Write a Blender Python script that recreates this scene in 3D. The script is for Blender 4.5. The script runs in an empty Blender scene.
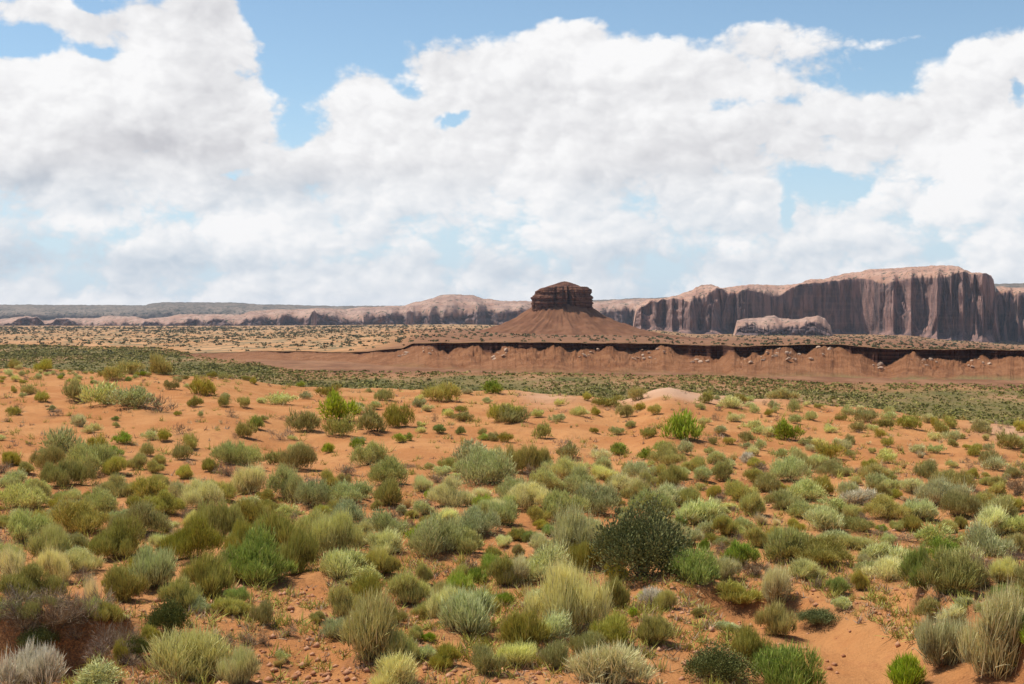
import bpy, math, random
import numpy as np

random.seed(7)
RNG = np.random.default_rng(11)
C = bpy.context.scene.collection
F = 1422.0          # focal length in picture widths of 1024 (50 mm lens)
CX, HY = 512.0, 318.0

# ------------------------------------------------------------------ camera
sc = bpy.context.scene
cam = bpy.data.objects.new('camera', bpy.data.cameras.new('camera'))
C.objects.link(cam)
cam.data.sensor_width = 36.0
cam.data.lens = 50.0
cam.data.clip_start = 0.1
cam.data.clip_end = 60000.0
cam.location = (0, 0, 0)
cam.rotation_euler = (math.radians(90.0) + math.atan((HY - 342.0) / F), 0, 0)
sc.camera = cam

# ------------------------------------------------------------------ sun + exposure
SUN_EL, SUN_AZ = 61.0, -68.0       # azimuth clockwise from +Y (negative = left)
sd = (math.sin(math.radians(SUN_AZ)) * math.cos(math.radians(SUN_EL)),
      math.cos(math.radians(SUN_AZ)) * math.cos(math.radians(SUN_EL)),
      math.sin(math.radians(SUN_EL)))
sun = bpy.data.objects.new('sun', bpy.data.lights.new('sun', 'SUN'))
C.objects.link(sun)
from mathutils import Vector, Matrix, Euler
sun.rotation_euler = Vector(sd).to_track_quat('Z', 'Y').to_euler()
sun.data.energy = 5.0
sun.data.angle = math.radians(0.5)
sun.data.color = (1.0, 0.955, 0.88)
sc.view_settings.view_transform = 'Standard'
sc.view_settings.look = 'None'
sc.view_settings.exposure = 0.0
sc.view_settings.gamma = 1.0
sc.view_settings.use_curve_mapping = False

# ------------------------------------------------------------------ node helper
class NT:
    def __init__(s, tree): s.t = tree; s.n = tree.nodes; s.l = tree.links
    def node(s, typ, **kw):
        n = s.n.new(typ)
        for k, v in kw.items(): setattr(n, k, v)
        return n
    def put(s, inp, v):
        if isinstance(v, bpy.types.NodeSocket): s.l.new(v, inp)
        elif v is not None:
            if isinstance(v, (tuple, list)) and len(v) == 3 and inp.type == 'RGBA': v = (*v, 1)
            inp.default_value = v
    def math(s, op, a, b=None, c=None, clamp=False):
        n = s.node('ShaderNodeMath', operation=op, use_clamp=clamp)
        s.put(n.inputs[0], a)
        if b is not None: s.put(n.inputs[1], b)
        if c is not None: s.put(n.inputs[2], c)
        return n.outputs[0]
    def vmath(s, op, a, b=None, scale=None, out=0):
        n = s.node('ShaderNodeVectorMath', operation=op)
        s.put(n.inputs[0], a)
        if b is not None: s.put(n.inputs[1], b)
        if scale is not None: s.put(n.inputs[3], scale)
        return n.outputs[out]
    def ramp(s, v, lo, hi, a=0.0, b=1.0, smooth=True):
        n = s.node('ShaderNodeMapRange', interpolation_type='SMOOTHSTEP' if smooth else 'LINEAR', clamp=True)
        s.put(n.inputs[0], v); s.put(n.inputs[1], lo); s.put(n.inputs[2], hi); s.put(n.inputs[3], a); s.put(n.inputs[4], b)
        return n.outputs[0]
    def noise(s, vec, scale, detail=4, rough=0.55, dist=0.0, color=False):
        n = s.node('ShaderNodeTexNoise', noise_dimensions='3D')
        s.put(n.inputs['Vector'], vec); s.put(n.inputs['Scale'], scale); s.put(n.inputs['Detail'], detail)
        s.put(n.inputs['Roughness'], rough); s.put(n.inputs['Distortion'], dist)
        return n.outputs['Color' if color else 'Fac']
    def mix(s, f, a, b, mode='MIX'):
        n = s.node('ShaderNodeMix', data_type='RGBA', blend_type=mode)
        n.clamp_factor = True
        s.put(n.inputs[0], f); s.put(n.inputs[6], a); s.put(n.inputs[7], b)
        return n.outputs[2]
    def xyz(s, x, y, z):
        n = s.node('ShaderNodeCombineXYZ')
        s.put(n.inputs[0], x); s.put(n.inputs[1], y); s.put(n.inputs[2], z)
        return n.outputs[0]
    def attr(s, name):
        return s.node('ShaderNodeAttribute', attribute_name=name).outputs['Fac']

# ------------------------------------------------------------------ sky with clouds
def px_az(px): return math.atan((px - CX) / F)
def px_el(px, py): return math.atan((HY - py) / F / math.sqrt(1 + ((px - CX) / F) ** 2))

def build_world():
    w = bpy.data.worlds.new('World'); sc.world = w; w.use_nodes = True
    w.node_tree.nodes.clear()
    T = NT(w.node_tree)
    out = T.node('ShaderNodeOutputWorld'); bg = T.node('ShaderNodeBackground')
    T.l.new(bg.outputs[0], out.inputs[0])
    bg.inputs[1].default_value = 0.13
    w.cycles.sampling_method = 'MANUAL'; w.cycles.sample_map_resolution = 512
    sky = T.node('ShaderNodeTexSky'); sky.sky_type = 'NISHITA'
    sky.sun_disc = False; sky.sun_elevation = math.radians(SUN_EL); sky.sun_rotation = math.radians(SUN_AZ)
    sky.altitude = 1600; sky.air_density = 1.0; sky.dust_density = 0.6; sky.ozone_density = 1.2
    d = T.node('ShaderNodeTexCoord').outputs['Generated']
    sp = T.node('ShaderNodeSeparateXYZ'); T.l.new(d, sp.inputs[0])
    u0 = T.math('ARCTAN2', sp.outputs[0], sp.outputs[1])
    v0 = T.math('ARCSINE', sp.outputs[2])
    # warp used by all hand-placed masses
    wn = T.noise(d, 14.0, 5, 0.6, color=True)
    ws = T.node('ShaderNodeSeparateColor'); T.l.new(wn, ws.inputs[0])
    K = F
    u = T.math('MULTIPLY', T.math('ADD', u0, T.math('MULTIPLY', T.math('SUBTRACT', ws.outputs[0], 0.5), 0.055)), K)
    v = T.math('MULTIPLY', T.math('ADD', v0, T.math('MULTIPLY', T.math('SUBTRACT', ws.outputs[1], 0.5), 0.04)), K)
    uv = T.xyz(u, v, 0.0)
    def blob(px, py, rx, ry, wgt):
        a = T.vmath('SUBTRACT', uv, (px_az(px) * K, px_el(px, py) * K, 0))
        b = T.vmath('MULTIPLY', a, (1 / rx, 1 / ry, 0))
        r2 = T.vmath('DOT_PRODUCT', b, b, out=1)
        g = T.math('POWER', 2.718, T.math('MULTIPLY', r2, -1.0))
        return T.math('MULTIPLY', g, wgt)
    def addall(lst, base):
        acc = base
        for b in lst: acc = T.math('ADD', acc, blob(*b))
        return acc
    flat = T.vmath('MULTIPLY', d, (1.0, 1.0, 1.45))
    wob = T.noise(flat, 18.0, 4, 0.6, color=True)
    wflat = T.vmath('ADD', flat, T.vmath('SCALE', T.vmath('SUBTRACT', wob, (0.5, 0.5, 0.5)), scale=0.035))
    def billow(vec, scale, detail):
        n = T.node('ShaderNodeTexVoronoi', feature='F1', normalize=False)
        T.put(n.inputs['Vector'], vec); n.inputs['Scale'].default_value = scale
        n.inputs['Detail'].default_value = detail; n.inputs['Roughness'].default_value = 0.55; n.inputs['Lacunarity'].default_value = 2.3
        return n.outputs['Distance']
    off = (-0.0065, 0.0, 0.0085)
    b1 = billow(wflat, 17.0, 3.0); b2 = billow(T.vmath('ADD', wflat, off), 17.0, 2.0)
    n1 = T.noise(flat, 9.0, 7, 0.60); n1b = T.noise(T.vmath('ADD', flat, (-0.010, 0.0, 0.018)), 9.0, 5, 0.60)
    n2 = T.noise(flat, 34.0, 5, 0.62)
    base = T.ramp(v0, px_el(512, 110), px_el(512, -10), 0.62, -0.16, False)
    base = T.math('ADD', base, T.ramp(v0, 0.24, 0.60, 0.0, -0.75, False))     # open blue sky overhead
    cov = addall([
        (150, 70, 120, 80, 0.75), (60, 120, 110, 45, 0.45), (215, 5, 45, 40, 0.55), (230, 90, 40, 60, 0.25), (60, 5, 60, 18, 0.35),
        (14, 46, 42, 14, -1.1), (98, 56, 26, 9, -0.7), (85, 3, 26, 8, -0.9),
        (290, 70, 34, 85, -1.05), (300, 130, 22, 20, -0.4), (350, 12, 90, 38, -0.95), (268, 150, 26, 14, -0.4), (235, 180, 26, 7, -0.75),
        (440, 70, 60, 28, 0.5), (345, 120, 50, 40, 0.5), (560, 60, 90, 30, 0.5), (680, 70, 120, 45, 0.6),
        (455, 120, 16, 8, -0.8), (400, 92, 24, 12, -0.7), (372, 66, 30, 16, -0.5), (520, 5, 120, 18, -0.5), (700, 5, 150, 18, -0.6),
        (740, 110, 70, 9, -0.5), (850, 60, 70, 22, -0.45), (935, 12, 90, 26, -0.75), (880, 95, 50, 22, -0.3), (850, 90, 60, 8, -0.35), (620, 40, 12, 8, -0.3), (835, 186, 40, 14, -1.0), (788, 212, 9, 16, -0.7),
        (900, 42, 60, 7, 0.45), (1005, 52, 34, 11, 0.75), (985, 118, 34, 38, 0.75), (1015, 100, 12, 34, -0.75), (900, 110, 40, 20, 0.25),
    ], base)
    dens = T.math('ADD', cov, T.math('MULTIPLY', T.math('SUBTRACT', n1, 0.5), 2.0))
    dens = T.math('ADD', dens, T.math('MULTIPLY', T.math('SUBTRACT', 0.68, b1), 0.62))
    dens = T.math('ADD', dens, T.math('MULTIPLY', T.math('SUBTRACT', n2, 0.5), 0.55))
    mask = T.ramp(dens, -0.09, 0.30)
    lit = T.math('MULTIPLY', T.math('SUBTRACT', n1, n1b), 1.5)
    lit = T.math('ADD', lit, T.math('MULTIPLY', T.math('SUBTRACT', b2, b1), 0.75))
    n3 = T.noise(flat, 11.0, 4, 0.52)
    shade = addall([
        (165, 148, 95, 20, 0.75), (30, 176, 90, 14, 0.55), (235, 120, 25, 25, 0.3), (210, 15, 50, 22, 0.45), (130, 110, 50, 30, 0.18),
        (560, 120, 90, 22, 0.22), (700, 150, 120, 25, 0.25), (640, 90, 60, 12, 0.15), (620, 210, 80, 30, 0.15),
        (70, 205, 110, 12, 0.30), (90, 262, 150, 22, 0.62), (70, 290, 160, 10, 0.2), (480, 272, 260, 14, 0.42), (270, 190, 60, 22, 0.3), (20, 235, 30, 25, 0.4),
        (75, 222, 45, 18, -0.5), (240, 235, 40, 22, -0.45), (90, 80, 60, 40, -0.3), (510, 215, 45, 22, -0.25), (735, 248, 24, 12, -0.4), (600, 50, 120, 16, -0.25),
        (960, 150, 60, 50, -0.3), (720, 262, 160, 22, 0.2), (900, 255, 80, 18, 0.18),
    ], 0.07)
    shade = T.math('SUBTRACT', shade, lit)
    shade = T.math('ADD', shade, T.math('MULTIPLY', T.math('SUBTRACT', n3, 0.5), 0.7))
    shade = T.ramp(shade, -0.15, 1.05, 0.0, 1.0, False)
    white = (7.45, 7.42, 7.45); warmgrey = (4.6, 4.6, 4.85); bluegrey = (3.9, 4.6, 5.35)
    low = T.ramp(v0, px_el(512, 230), px_el(512, 150))
    grey = T.mix(low, bluegrey, warmgrey)
    ccol = T.mix(shade, white, grey)
    veil = T.ramp(v0, 0.0, 0.17, 0.85, 0.0)
    skyc = T.mix(1.0, sky.outputs[0], (1.04, 1.09, 1.03), 'MULTIPLY')
    skyc = T.mix(veil, skyc, (4.3, 5.3, 6.5))
    # below the horizon keep plain sky colour
    T.put(bg.inputs[0], T.mix(mask, skyc, ccol))
build_world()

# ------------------------------------------------------------------ numpy noise
def _h(ix, iy, s):
    h = (ix.astype(np.int64) * 374761393 + iy.astype(np.int64) * 668265263 + s * 982451653) & 0xffffffff
    h = ((h ^ (h >> 13)) * 1274126177) & 0xffffffff
    h = (h ^ (h >> 16)) & 0xffffffff
    return h.astype(np.float64) / 4294967295.0 * 2 - 1
def vn(x, y, s=0):
    x = np.asarray(x, float); y = np.asarray(y, float) + 0 * x
    x = x + 0 * y
    ix = np.floor(x); iy = np.floor(y); fx = x - ix; fy = y - iy
    fx = fx * fx * fx * (fx * (fx * 6 - 15) + 10); fy = fy * fy * fy * (fy * (fy * 6 - 15) + 10)
    a = _h(ix, iy, s); b = _h(ix + 1, iy, s); c = _h(ix, iy + 1, s); d = _h(ix + 1, iy + 1, s)
    return (a + (b - a) * fx) * (1 - fy) + (c + (d - c) * fx) * fy
def fbm(x, y, octv=4, s=0, g=0.5):
    t = 0; a = 1.0; m = 0
    for i in range(octv):
        t = t + a * vn(x * (2.03 ** i) + 17.3 * i, y * (2.03 ** i) - 9.1 * i, s + i); m += a; a *= g
    return t / m
def sst(a, b, x):
    t = np.clip((x - a) / (b - a), 0, 1); return t * t * (3 - 2 * t)
def I(x, pts):
    p = np.array(pts, float); return np.interp(x, p[:, 0], p[:, 1])
def SI(x, pts):      # smooth table lookup
    p = np.array(pts, float); xs = p[:, 0]; ys = p[:, 1]
    k = np.clip(np.searchsorted(xs, x) - 1, 0, len(xs) - 2)
    t = np.clip((x - xs[k]) / (xs[k + 1] - xs[k]), 0, 1); t = t * t * (3 - 2 * t)
    return ys[k] + (ys[k + 1] - ys[k]) * t

# ------------------------------------------------------------------ terrain height
CREST_Y = [(-300, 372), (0, 368), (100, 370), (200, 374), (300, 386), (400, 389), (500, 392), (560, 395), (620, 402), (668, 393), (700, 398), (760, 402), (850, 409), (950, 420), (1024, 428), (1400, 436)]
CREST_D = [(-300, 74), (0, 70), (300, 66), (500, 66), (668, 60), (760, 62), (1024, 56), (1400, 56)]
LIP_Y = [(150, 356), (280, 351), (355, 352), (400, 349), (415, 343.5), (520, 342), (600, 343.5), (720, 345), (735, 346), (830, 345), (900, 349), (1024, 350.5), (1300, 352)]
LIP_D = [(150, 1330), (300, 1240), (400, 1100), (450, 1040), (560, 1000), (720, 1010), (735, 970), (1300, 960)]
def lip_d(px):
    return SI(px, LIP_D) + 22 * fbm(px * 0.011, 0 * px, 3, 5) + 6 * fbm(px * 0.06, 0 * px + 3, 3, 6)
def lip_z(px): return -(SI(px, LIP_Y) - HY) / F * SI(px, LIP_D) + 0.5 * fbm(px * 0.05, 0 * px, 3, 71)
BENCH = [(150, 0.0), (230, 0.15), (300, 0.55), (400, 0.9), (430, 1.0), (1400, 1.0)]
WASH = [(715, 608, 0.25), (735, 609, 0.55), (765, 616, 0.8), (805, 640, 0.9), (850, 672, 1.1), (890, 700, 1.3)]
def _w(px, py, z=-3.25):
    d = -z * F / (py - HY); return ((px - CX) / F * d, d)
WASHP = [(*_w(a, b), c) for a, b, c in WASH]

def pxd(x, y):
    r = np.hypot(x, y)
    d = np.where(y > 0.8 * r, y, 0.8 * r)
    d = np.maximum(d, 0.5)
    lat = np.clip(x / np.maximum(np.where(y > 0.8 * r, y, 0.8 * r), 0.5), -0.75, 0.75)
    return CX + F * lat, d

def wash_m(x, y):
    m = np.full(np.shape(x), 9.0)
    for i in range(len(WASHP) - 1):
        ax, ay, aw = WASHP[i]; bx_, by_, bw = WASHP[i + 1]
        vx, vy = bx_ - ax, by_ - ay
        s_ = np.clip(((x - ax) * vx + (y - ay) * vy) / (vx * vx + vy * vy), 0, 1)
        m = np.minimum(m, np.hypot(x - ax - s_ * vx, y - ay - s_ * vy) / (aw + (bw - aw) * s_))
    return m

def height(x, y, fine=True):
    x = np.asarray(x, float); y = np.asarray(y, float)
    px, d = pxd(x, y)
    dc = SI(px, CREST_D); zc = -(SI(px, CREST_Y) - HY) / F * dc
    t = np.clip((d - 12) / (dc - 12), 0, 1)
    z = -3.05 + (zc + 3.05) * t
    dip = np.exp(-((d - 33) / 13) ** 2)
    z = z - I(px, [(0, 0.55), (400, 0.5), (700, 0.35), (1024, 0.1)]) * dip
    z = z + 0.28 * fbm(x * 0.09, y * 0.07, 3, 21) * sst(14, 26, d)
    # beyond the crest: down to the valley
    zv = I(px, [(0, -35), (500, -35), (1024, -39), (1300, -39)])
    k = sst(0, 1, np.clip((d - dc) / 260, 0, 1)) * 0.6 + 0.4 * (1 - np.exp(-np.maximum(d - dc, 0) / 40))
    z = z + (zv - z) * k + 1.5 * fbm(x * 0.006, y * 0.006, 3, 31) * sst(200, 500, d)
    # bench with the escarpment (its rock face is a mesh of its own in front of this)
    b = I(px, BENCH); dl = lip_d(px); zl = lip_z(px)
    zfar = -(SI(px, [(-300, 326.5), (0, 326), (256, 326.5), (450, 325), (600, 329), (650, 331), (700, 335), (900, 336), (960, 341), (1024, 345), (1400, 350)]) - HY) / F * I(px, [(0, 7000), (560, 6500), (650, 5000), (1400, 5000)])
    dfar = I(px, [(0, 7000), (560, 6500), (650, 5000), (1400, 5000)])
    tb = np.clip((d - dl) / (dfar - dl), 0, 1)
    zb = zl + (zfar - zl) * tb ** 0.8 + 0.8 * fbm(x * 0.004, y * 0.004, 3, 41) * sst(1100, 1600, d)
    z = z + (zfar - z) * sst(1800, 7000, d) * (1 - b)
    rise = sst(4, 22, d - dl) * b
    z = np.where(d > dl - 60, z + (zb - z) * rise - 1.0 * b * (1 - sst(20, 60, d - dl)), z)
    # pale sand mound on the crest
    mx, my = (668 - CX) / F * 58, 58
    z = z + 0.13 * np.exp(-(((x - mx) / 2.1) ** 2 + ((y - my) / 2.5) ** 2))
    # undercut bank bottom left
    fx = x + 0.25 * fbm(x * 1.3, y * 0.2, 3, 51)
    edge = 14.35 + 0.35 * fbm(x * 0.8, 0 * y, 3, 52) + 0.25 * np.maximum(x + 4.2, 0)
    mb = (1 - sst(-4.3, -3.5, x)) * sst(3.5, 8, d)
    z = z - 0.5 * mb * (1 - sst(-0.09, 0.07, y - edge)) * (d < 30)
    # sandy wash bottom right
    m = np.full(x.shape, 9.0)
    for i in range(len(WASHP) - 1):
        ax, ay, aw = WASHP[i]; bx_, by_, bw = WASHP[i + 1]
        vx, vy = bx_ - ax, by_ - ay
        s_ = np.clip(((x - ax) * vx + (y - ay) * vy) / (vx * vx + vy * vy), 0, 1)
        wd = aw + (bw - aw) * s_
        dd = np.hypot(x - ax - s_ * vx, y - ay - s_ * vy) + 0.10 * fbm(x * 2.5, y * 2.5, 3, 61)
        m = np.minimum(m, dd / wd)
    z = z - 0.26 * (1 - sst(0.30, 1.15, m)) * (d < 40)
    # steep left-facing cut at the right of the wash
    mc = sst(4.25, 4.45, x - 0.12 * fbm(y * 1.5, x * 0, 2, 63)) * (1 - sst(15.2, 16.4, y)) * sst(6, 9, y) * (1 - sst(6.5, 9, x))
    z = z + 0.33 * mc
    if fine:
        near = 1 - sst(60, 120, d)
        rough = 0.35 + 0.65 * sst(-0.15, 0.35, fbm(x * 0.35, y * 0.35, 3, 81))
        rough = rough * (0.25 + 0.75 * sst(0.7, 1.1, m))
        z = z + near * (0.10 * fbm(x * 0.5, y * 0.5, 4, 91) + rough * (0.07 * fbm(x * 2.2, y * 2.2, 4, 92) + 0.04 * np.abs(fbm(x * 8, y * 8, 3, 93)) * (1 - sst(20, 40, d))))
    return z

def ground_at(px, py, lo=8.0, hi=3000.0):
    ds = np.exp(np.linspace(math.log(lo), math.log(hi), 1500))
    xs = (px - CX) / F * ds
    zz = height(xs, ds, True)
    ray = -(py - HY) / F * ds
    k = np.argmax(zz >= ray)
    if zz[k] < ray[k]: return None
    return xs[k], ds[k], zz[k]

# ------------------------------------------------------------------ mesh helpers
def make_mesh(name, V, Fq, attrs=None, smooth=False, mat_idx=None):
    """V (n,3); Fq (m,3|4) index array"""
    me = bpy.data.meshes.new(name)
    V = np.ascontiguousarray(V, dtype=np.float32); Fq = np.ascontiguousarray(Fq, dtype=np.int32)
    m, k = Fq.shape
    me.vertices.add(len(V)); me.vertices.foreach_set('co', V.ravel())
    me.loops.add(m * k); me.loops.foreach_set('vertex_index', Fq.ravel())
    me.polygons.add(m)
    me.polygons.foreach_set('loop_start', np.arange(0, m * k, k, dtype=np.int32))
    if smooth: me.polygons.foreach_set('use_smooth', np.ones(m, dtype=bool))
    if mat_idx is not None: me.polygons.foreach_set('material_index', np.ascontiguousarray(mat_idx, dtype=np.int32))
    for a, val in (attrs or {}).items():
        at = me.attributes.new(a, 'FLOAT', 'POINT'); at.data.foreach_set('value', np.ascontiguousarray(val, dtype=np.float32))
    me.update(calc_edges=True)
    return me
def link(name, me, mats, parent=None, loc=None, **props):
    o = bpy.data.objects.new(name, me); C.objects.link(o)
    if me is not None and len(me.materials) == 0:
        for m in (mats if isinstance(mats, (list, tuple)) else [mats]): me.materials.append(m)
    if parent: o.parent = parent
    if loc is not None: o.location = loc
    for k, v in props.items(): o[k] = v
    return o
def grid_faces(nu, nv, wrap=False):
    a = np.arange(nu * nv).reshape(nu, nv)
    if wrap: a = np.vstack([a, a[:1]])
    return np.stack([a[:-1, :-1], a[1:, :-1], a[1:, 1:], a[:-1, 1:]], -1).reshape(-1, 4)

# ------------------------------------------------------------------ materials
def newmat(name, rough=0.9, spec=0.2):
    m = bpy.data.materials.new(name); m.use_nodes = True
    m.node_tree.nodes.clear()
    T = NT(m.node_tree)
    out = T.node('ShaderNodeOutputMaterial'); p = T.node('ShaderNodeBsdfPrincipled')
    p.inputs['Roughness'].default_value = rough
    p.inputs['Specular IOR Level'].default_value = spec
    T.l.new(p.outputs[0], out.inputs[0])
    pos = T.node('ShaderNodeNewGeometry').outputs['Position']
    return m, T, p, out, pos
def bump(T, p, h, strength, dist):
    b = T.node('ShaderNodeBump'); b.inputs['Strength'].default_value = strength; b.inputs['Distance'].default_value = dist
    T.l.new(h, b.inputs['Height']); T.l.new(b.outputs[0], p.inputs['Normal'])

def mat_ground():
    m, T, p, o, pos = newmat('desert_ground', 0.95, 0.1)
    n_big = T.noise(pos, 0.35, 5, 0.55); n_mid = T.noise(pos, 3.0, 6, 0.6); n_fine = T.noise(pos, 40.0, 5, 0.7)
    sand = T.mix(T.ramp(n_big, 0.38, 0.62), (0.45, 0.185, 0.062), (0.53, 0.245, 0.09))
    sand = T.mix(T.ramp(n_mid, 0.52, 0.75, 0, 0.5), sand, (0.36, 0.125, 0.05))
    sand = T.mix(T.ramp(n_fine, 0.55, 0.75, 0, 0.45), sand, (0.30, 0.12, 0.055))
    sand = T.mix(T.ramp(n_fine, 0.42, 0.28, 0, 0.35), sand, (0.56, 0.31, 0.16))
    sand = T.mix(T.math('MULTIPLY', T.attr('pale'), 0.8), sand, (0.60, 0.38, 0.25))
    sand = T.mix(T.math('MULTIPLY', T.attr('litter_shade'), T.ramp(n_fine, 0.35, 0.62, 0.15, 0.85)), sand, (0.12, 0.07, 0.04))  # plant litter plus painted shade, under shrubs and on the bank face
    st = T.vmath('MULTIPLY', pos, (1, 0.35, 1))
    g1 = T.noise(st, 0.05, 6, 0.65); g2 = T.noise(st, 0.012, 4, 0.6)
    green = T.mix(T.ramp(g1, 0.40, 0.62), (0.12, 0.105, 0.030), (0.21, 0.150, 0.052))
    green = T.mix(T.ramp(g2, 0.48, 0.62, 0, 0.85), green, (0.36, 0.19, 0.09))
    brown = T.mix(T.ramp(g1, 0.35, 0.65), (0.19, 0.082, 0.038), (0.30, 0.145, 0.07))
    brown = T.mix(T.ramp(T.noise(pos, 0.22, 4, 0.6), 0.56, 0.66, 0, 0.6), brown, (0.11, 0.085, 0.045))
    f1 = T.noise(T.vmath('MULTIPLY', pos, (1, 0.5, 1)), 0.035, 5, 0.6)
    blonde = T.mix(T.ramp(g2, 0.35, 0.65), (0.46, 0.225, 0.092), (0.52, 0.285, 0.135))
    blonde = T.mix(T.ramp(f1, 0.48, 0.56, 0, 0.8), blonde, (0.16, 0.14, 0.07))
    col = T.mix(T.attr('green'), sand, green)
    col = T.mix(T.attr('brown'), col, brown)
    col = T.mix(T.attr('blonde'), col, blonde)
    T.put(p.inputs['Base Color'], col)
    h = T.math('ADD', T.math('MULTIPLY', T.noise(pos, 9.0, 6, 0.65), 1.0), T.math('MULTIPLY', n_fine, 0.35))
    bump(T, p, h, 0.8, 0.07)
    return m

def mat_ledge():
    m, T, p, o, pos = newmat('red_mudstone', 0.95, 0.1)
    n = T.noise(pos, 0.08, 6, 0.62); f = T.noise(pos, 0.6, 5, 0.65)
    zs = T.vmath('MULTIPLY', pos, (0.02, 0.02, 1.2)); s = T.noise(zs, 1.0, 4, 0.6)
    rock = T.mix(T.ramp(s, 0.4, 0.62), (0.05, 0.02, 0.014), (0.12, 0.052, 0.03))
    slope = T.mix(T.ramp(n, 0.35, 0.65), (0.20, 0.078, 0.031), (0.29, 0.128, 0.056))
    slope = T.mix(T.ramp(f, 0.58, 0.68, 0, 0.6), slope, (0.50, 0.33, 0.21))
    slope = T.mix(T.ramp(f, 0.42, 0.34, 0, 0.5), slope, (0.13, 0.085, 0.045))
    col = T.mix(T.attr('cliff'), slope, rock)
    col = T.mix(T.attr('grass'), col, T.mix(T.ramp(f, 0.4, 0.6), (0.27, 0.20, 0.085), (0.15, 0.14, 0.05)))
    T.put(p.inputs['Base Color'], col)
    bump(T, p, f, 0.6, 2.0)
    return m

def mat_mesa(name, cliff_a, cliff_b, dome_a, dome_b, veg, tex=1.0):
    m, T, p, o, pos = newmat(name, 0.9, 0.15)
    zs = T.vmath('MULTIPLY', pos, (1, 1, 0.16))
    vs = T.noise(zs, 0.035 * tex, 6, 0.62)               # varnish streaks run down the wall
    st = T.noise(T.vmath('MULTIPLY', pos, (0.04, 0.04, 1)), 0.09 * tex, 5, 0.6)
    cl = T.mix(T.ramp(vs, 0.35, 0.65), cliff_a, cliff_b)
    cl = T.mix(T.ramp(st, 0.5, 0.7, 0, 0.14), cl, dome_b)
    dm = T.mix(T.ramp(T.noise(pos, 0.012 * tex, 6, 0.6), 0.38, 0.62), dome_a, dome_b)
    dm = T.mix(T.ramp(st, 0.52, 0.6, 0, 0.4), dm, cliff_b)
    col = T.mix(T.ramp(T.attr('tier'), 0.25, 0.6), cl, dm)
    sp = T.noise(pos, 0.06 * tex, 3, 0.6)
    vm = T.math('MULTIPLY', T.ramp(T.math('ADD', sp, T.math('MULTIPLY', T.attr('veg'), 0.28)), 0.60, 0.66), T.ramp(T.attr('tier'), 0.3, 0.5))
    col = T.mix(vm, col, veg)
    T.put(p.inputs['Base Color'], col)
    bump(T, p, T.math('ADD', T.math('MULTIPLY', vs, 1.0), T.noise(pos, 0.08 * tex, 6, 0.65)), 0.7, 9.0 / tex)
    return m

def mat_butte(talus):
    m, T, p, o, pos = newmat('butte_talus' if talus else 'butte_caprock', 0.95, 0.1)
    if talus:
        n = T.noise(pos, 0.05, 6, 0.6); f = T.noise(pos, 0.5, 4, 0.7)
        col = T.mix(T.ramp(n, 0.35, 0.65), (0.165, 0.070, 0.034), (0.235, 0.108, 0.054))
        col = T.mix(T.ramp(f, 0.6, 0.7, 0, 0.5), col, (0.14, 0.06, 0.035))
        st = T.noise(T.vmath('MULTIPLY', pos, (0.05, 0.05, 1)), 0.35, 3, 0.6)
        col = T.mix(T.ramp(st, 0.5, 0.65, 0, 0.35), col, (0.22, 0.085, 0.045))
        bump(T, p, n, 0.5, 4.0)
    else:
        st = T.noise(T.vmath('MULTIPLY', pos, (0.06, 0.06, 1)), 0.45, 5, 0.65)
        vs = T.noise(T.vmath('MULTIPLY', pos, (1, 1, 0.1)), 0.2, 5, 0.6)
        col = T.mix(T.ramp(st, 0.38, 0.62), (0.09, 0.035, 0.022), (0.23, 0.105, 0.06))
        col = T.mix(T.ramp(vs, 0.45, 0.7, 0, 0.6), col, (0.07, 0.03, 0.022))
        bump(T, p, T.math('ADD', st, vs), 0.9, 3.0)
    T.put(p.inputs['Base Color'], col)
    return m

def mat_foliage(name, tip, base, dry, trans=0.25, dryamt=0.25):
    """colour runs from the base of each twig to its tip, with the plant's own tint"""
    m, T, p, o, pos = newmat(name, 0.75, 0.2)
    t = T.attr('tip'); oi = T.node('ShaderNodeObjectInfo')
    r = T.attr('rnd')
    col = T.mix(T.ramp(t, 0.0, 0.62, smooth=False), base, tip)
    col = T.mix(T.ramp(r, 1 - dryamt, 1.0, 0, 0.85, False), col, dry)
    hsv = T.node('ShaderNodeHueSaturation')
    T.put(hsv.inputs['Hue'], T.math('MULTIPLY_ADD', oi.outputs['Random'], 0.022, 0.482))
    T.put(hsv.inputs['Saturation'], T.math('MULTIPLY_ADD', T.math('FRACT', T.math('MULTIPLY', oi.outputs['Random'], 7.3)), 0.25, 0.86))
    T.put(hsv.inputs['Value'], T.math('MULTIPLY_ADD', T.math('FRACT', T.math('MULTIPLY', oi.outputs['Random'], 31.7)), 0.42, 0.74))
    T.put(hsv.inputs['Color'], col)
    T.put(p.inputs['Base Color'], hsv.outputs[0])
    tr = T.node('ShaderNodeBsdfTranslucent'); T.put(tr.inputs[0], hsv.outputs[0])
    mx = T.node('ShaderNodeMixShader'); mx.inputs[0].default_value = trans
    T.l.new(p.outputs[0], mx.inputs[1]); T.l.new(tr.outputs[0], mx.inputs[2]); T.l.new(mx.outputs[0], o.inputs[0])
    return m
def mat_plain(name, a, b, scale=8.0, rough=0.9):
    m, T, p, o, pos = newmat(name, rough, 0.15)
    T.put(p.inputs['Base Color'], T.mix(T.ramp(T.noise(pos, scale, 4, 0.6), 0.35, 0.65), a, b))
    return m

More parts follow.
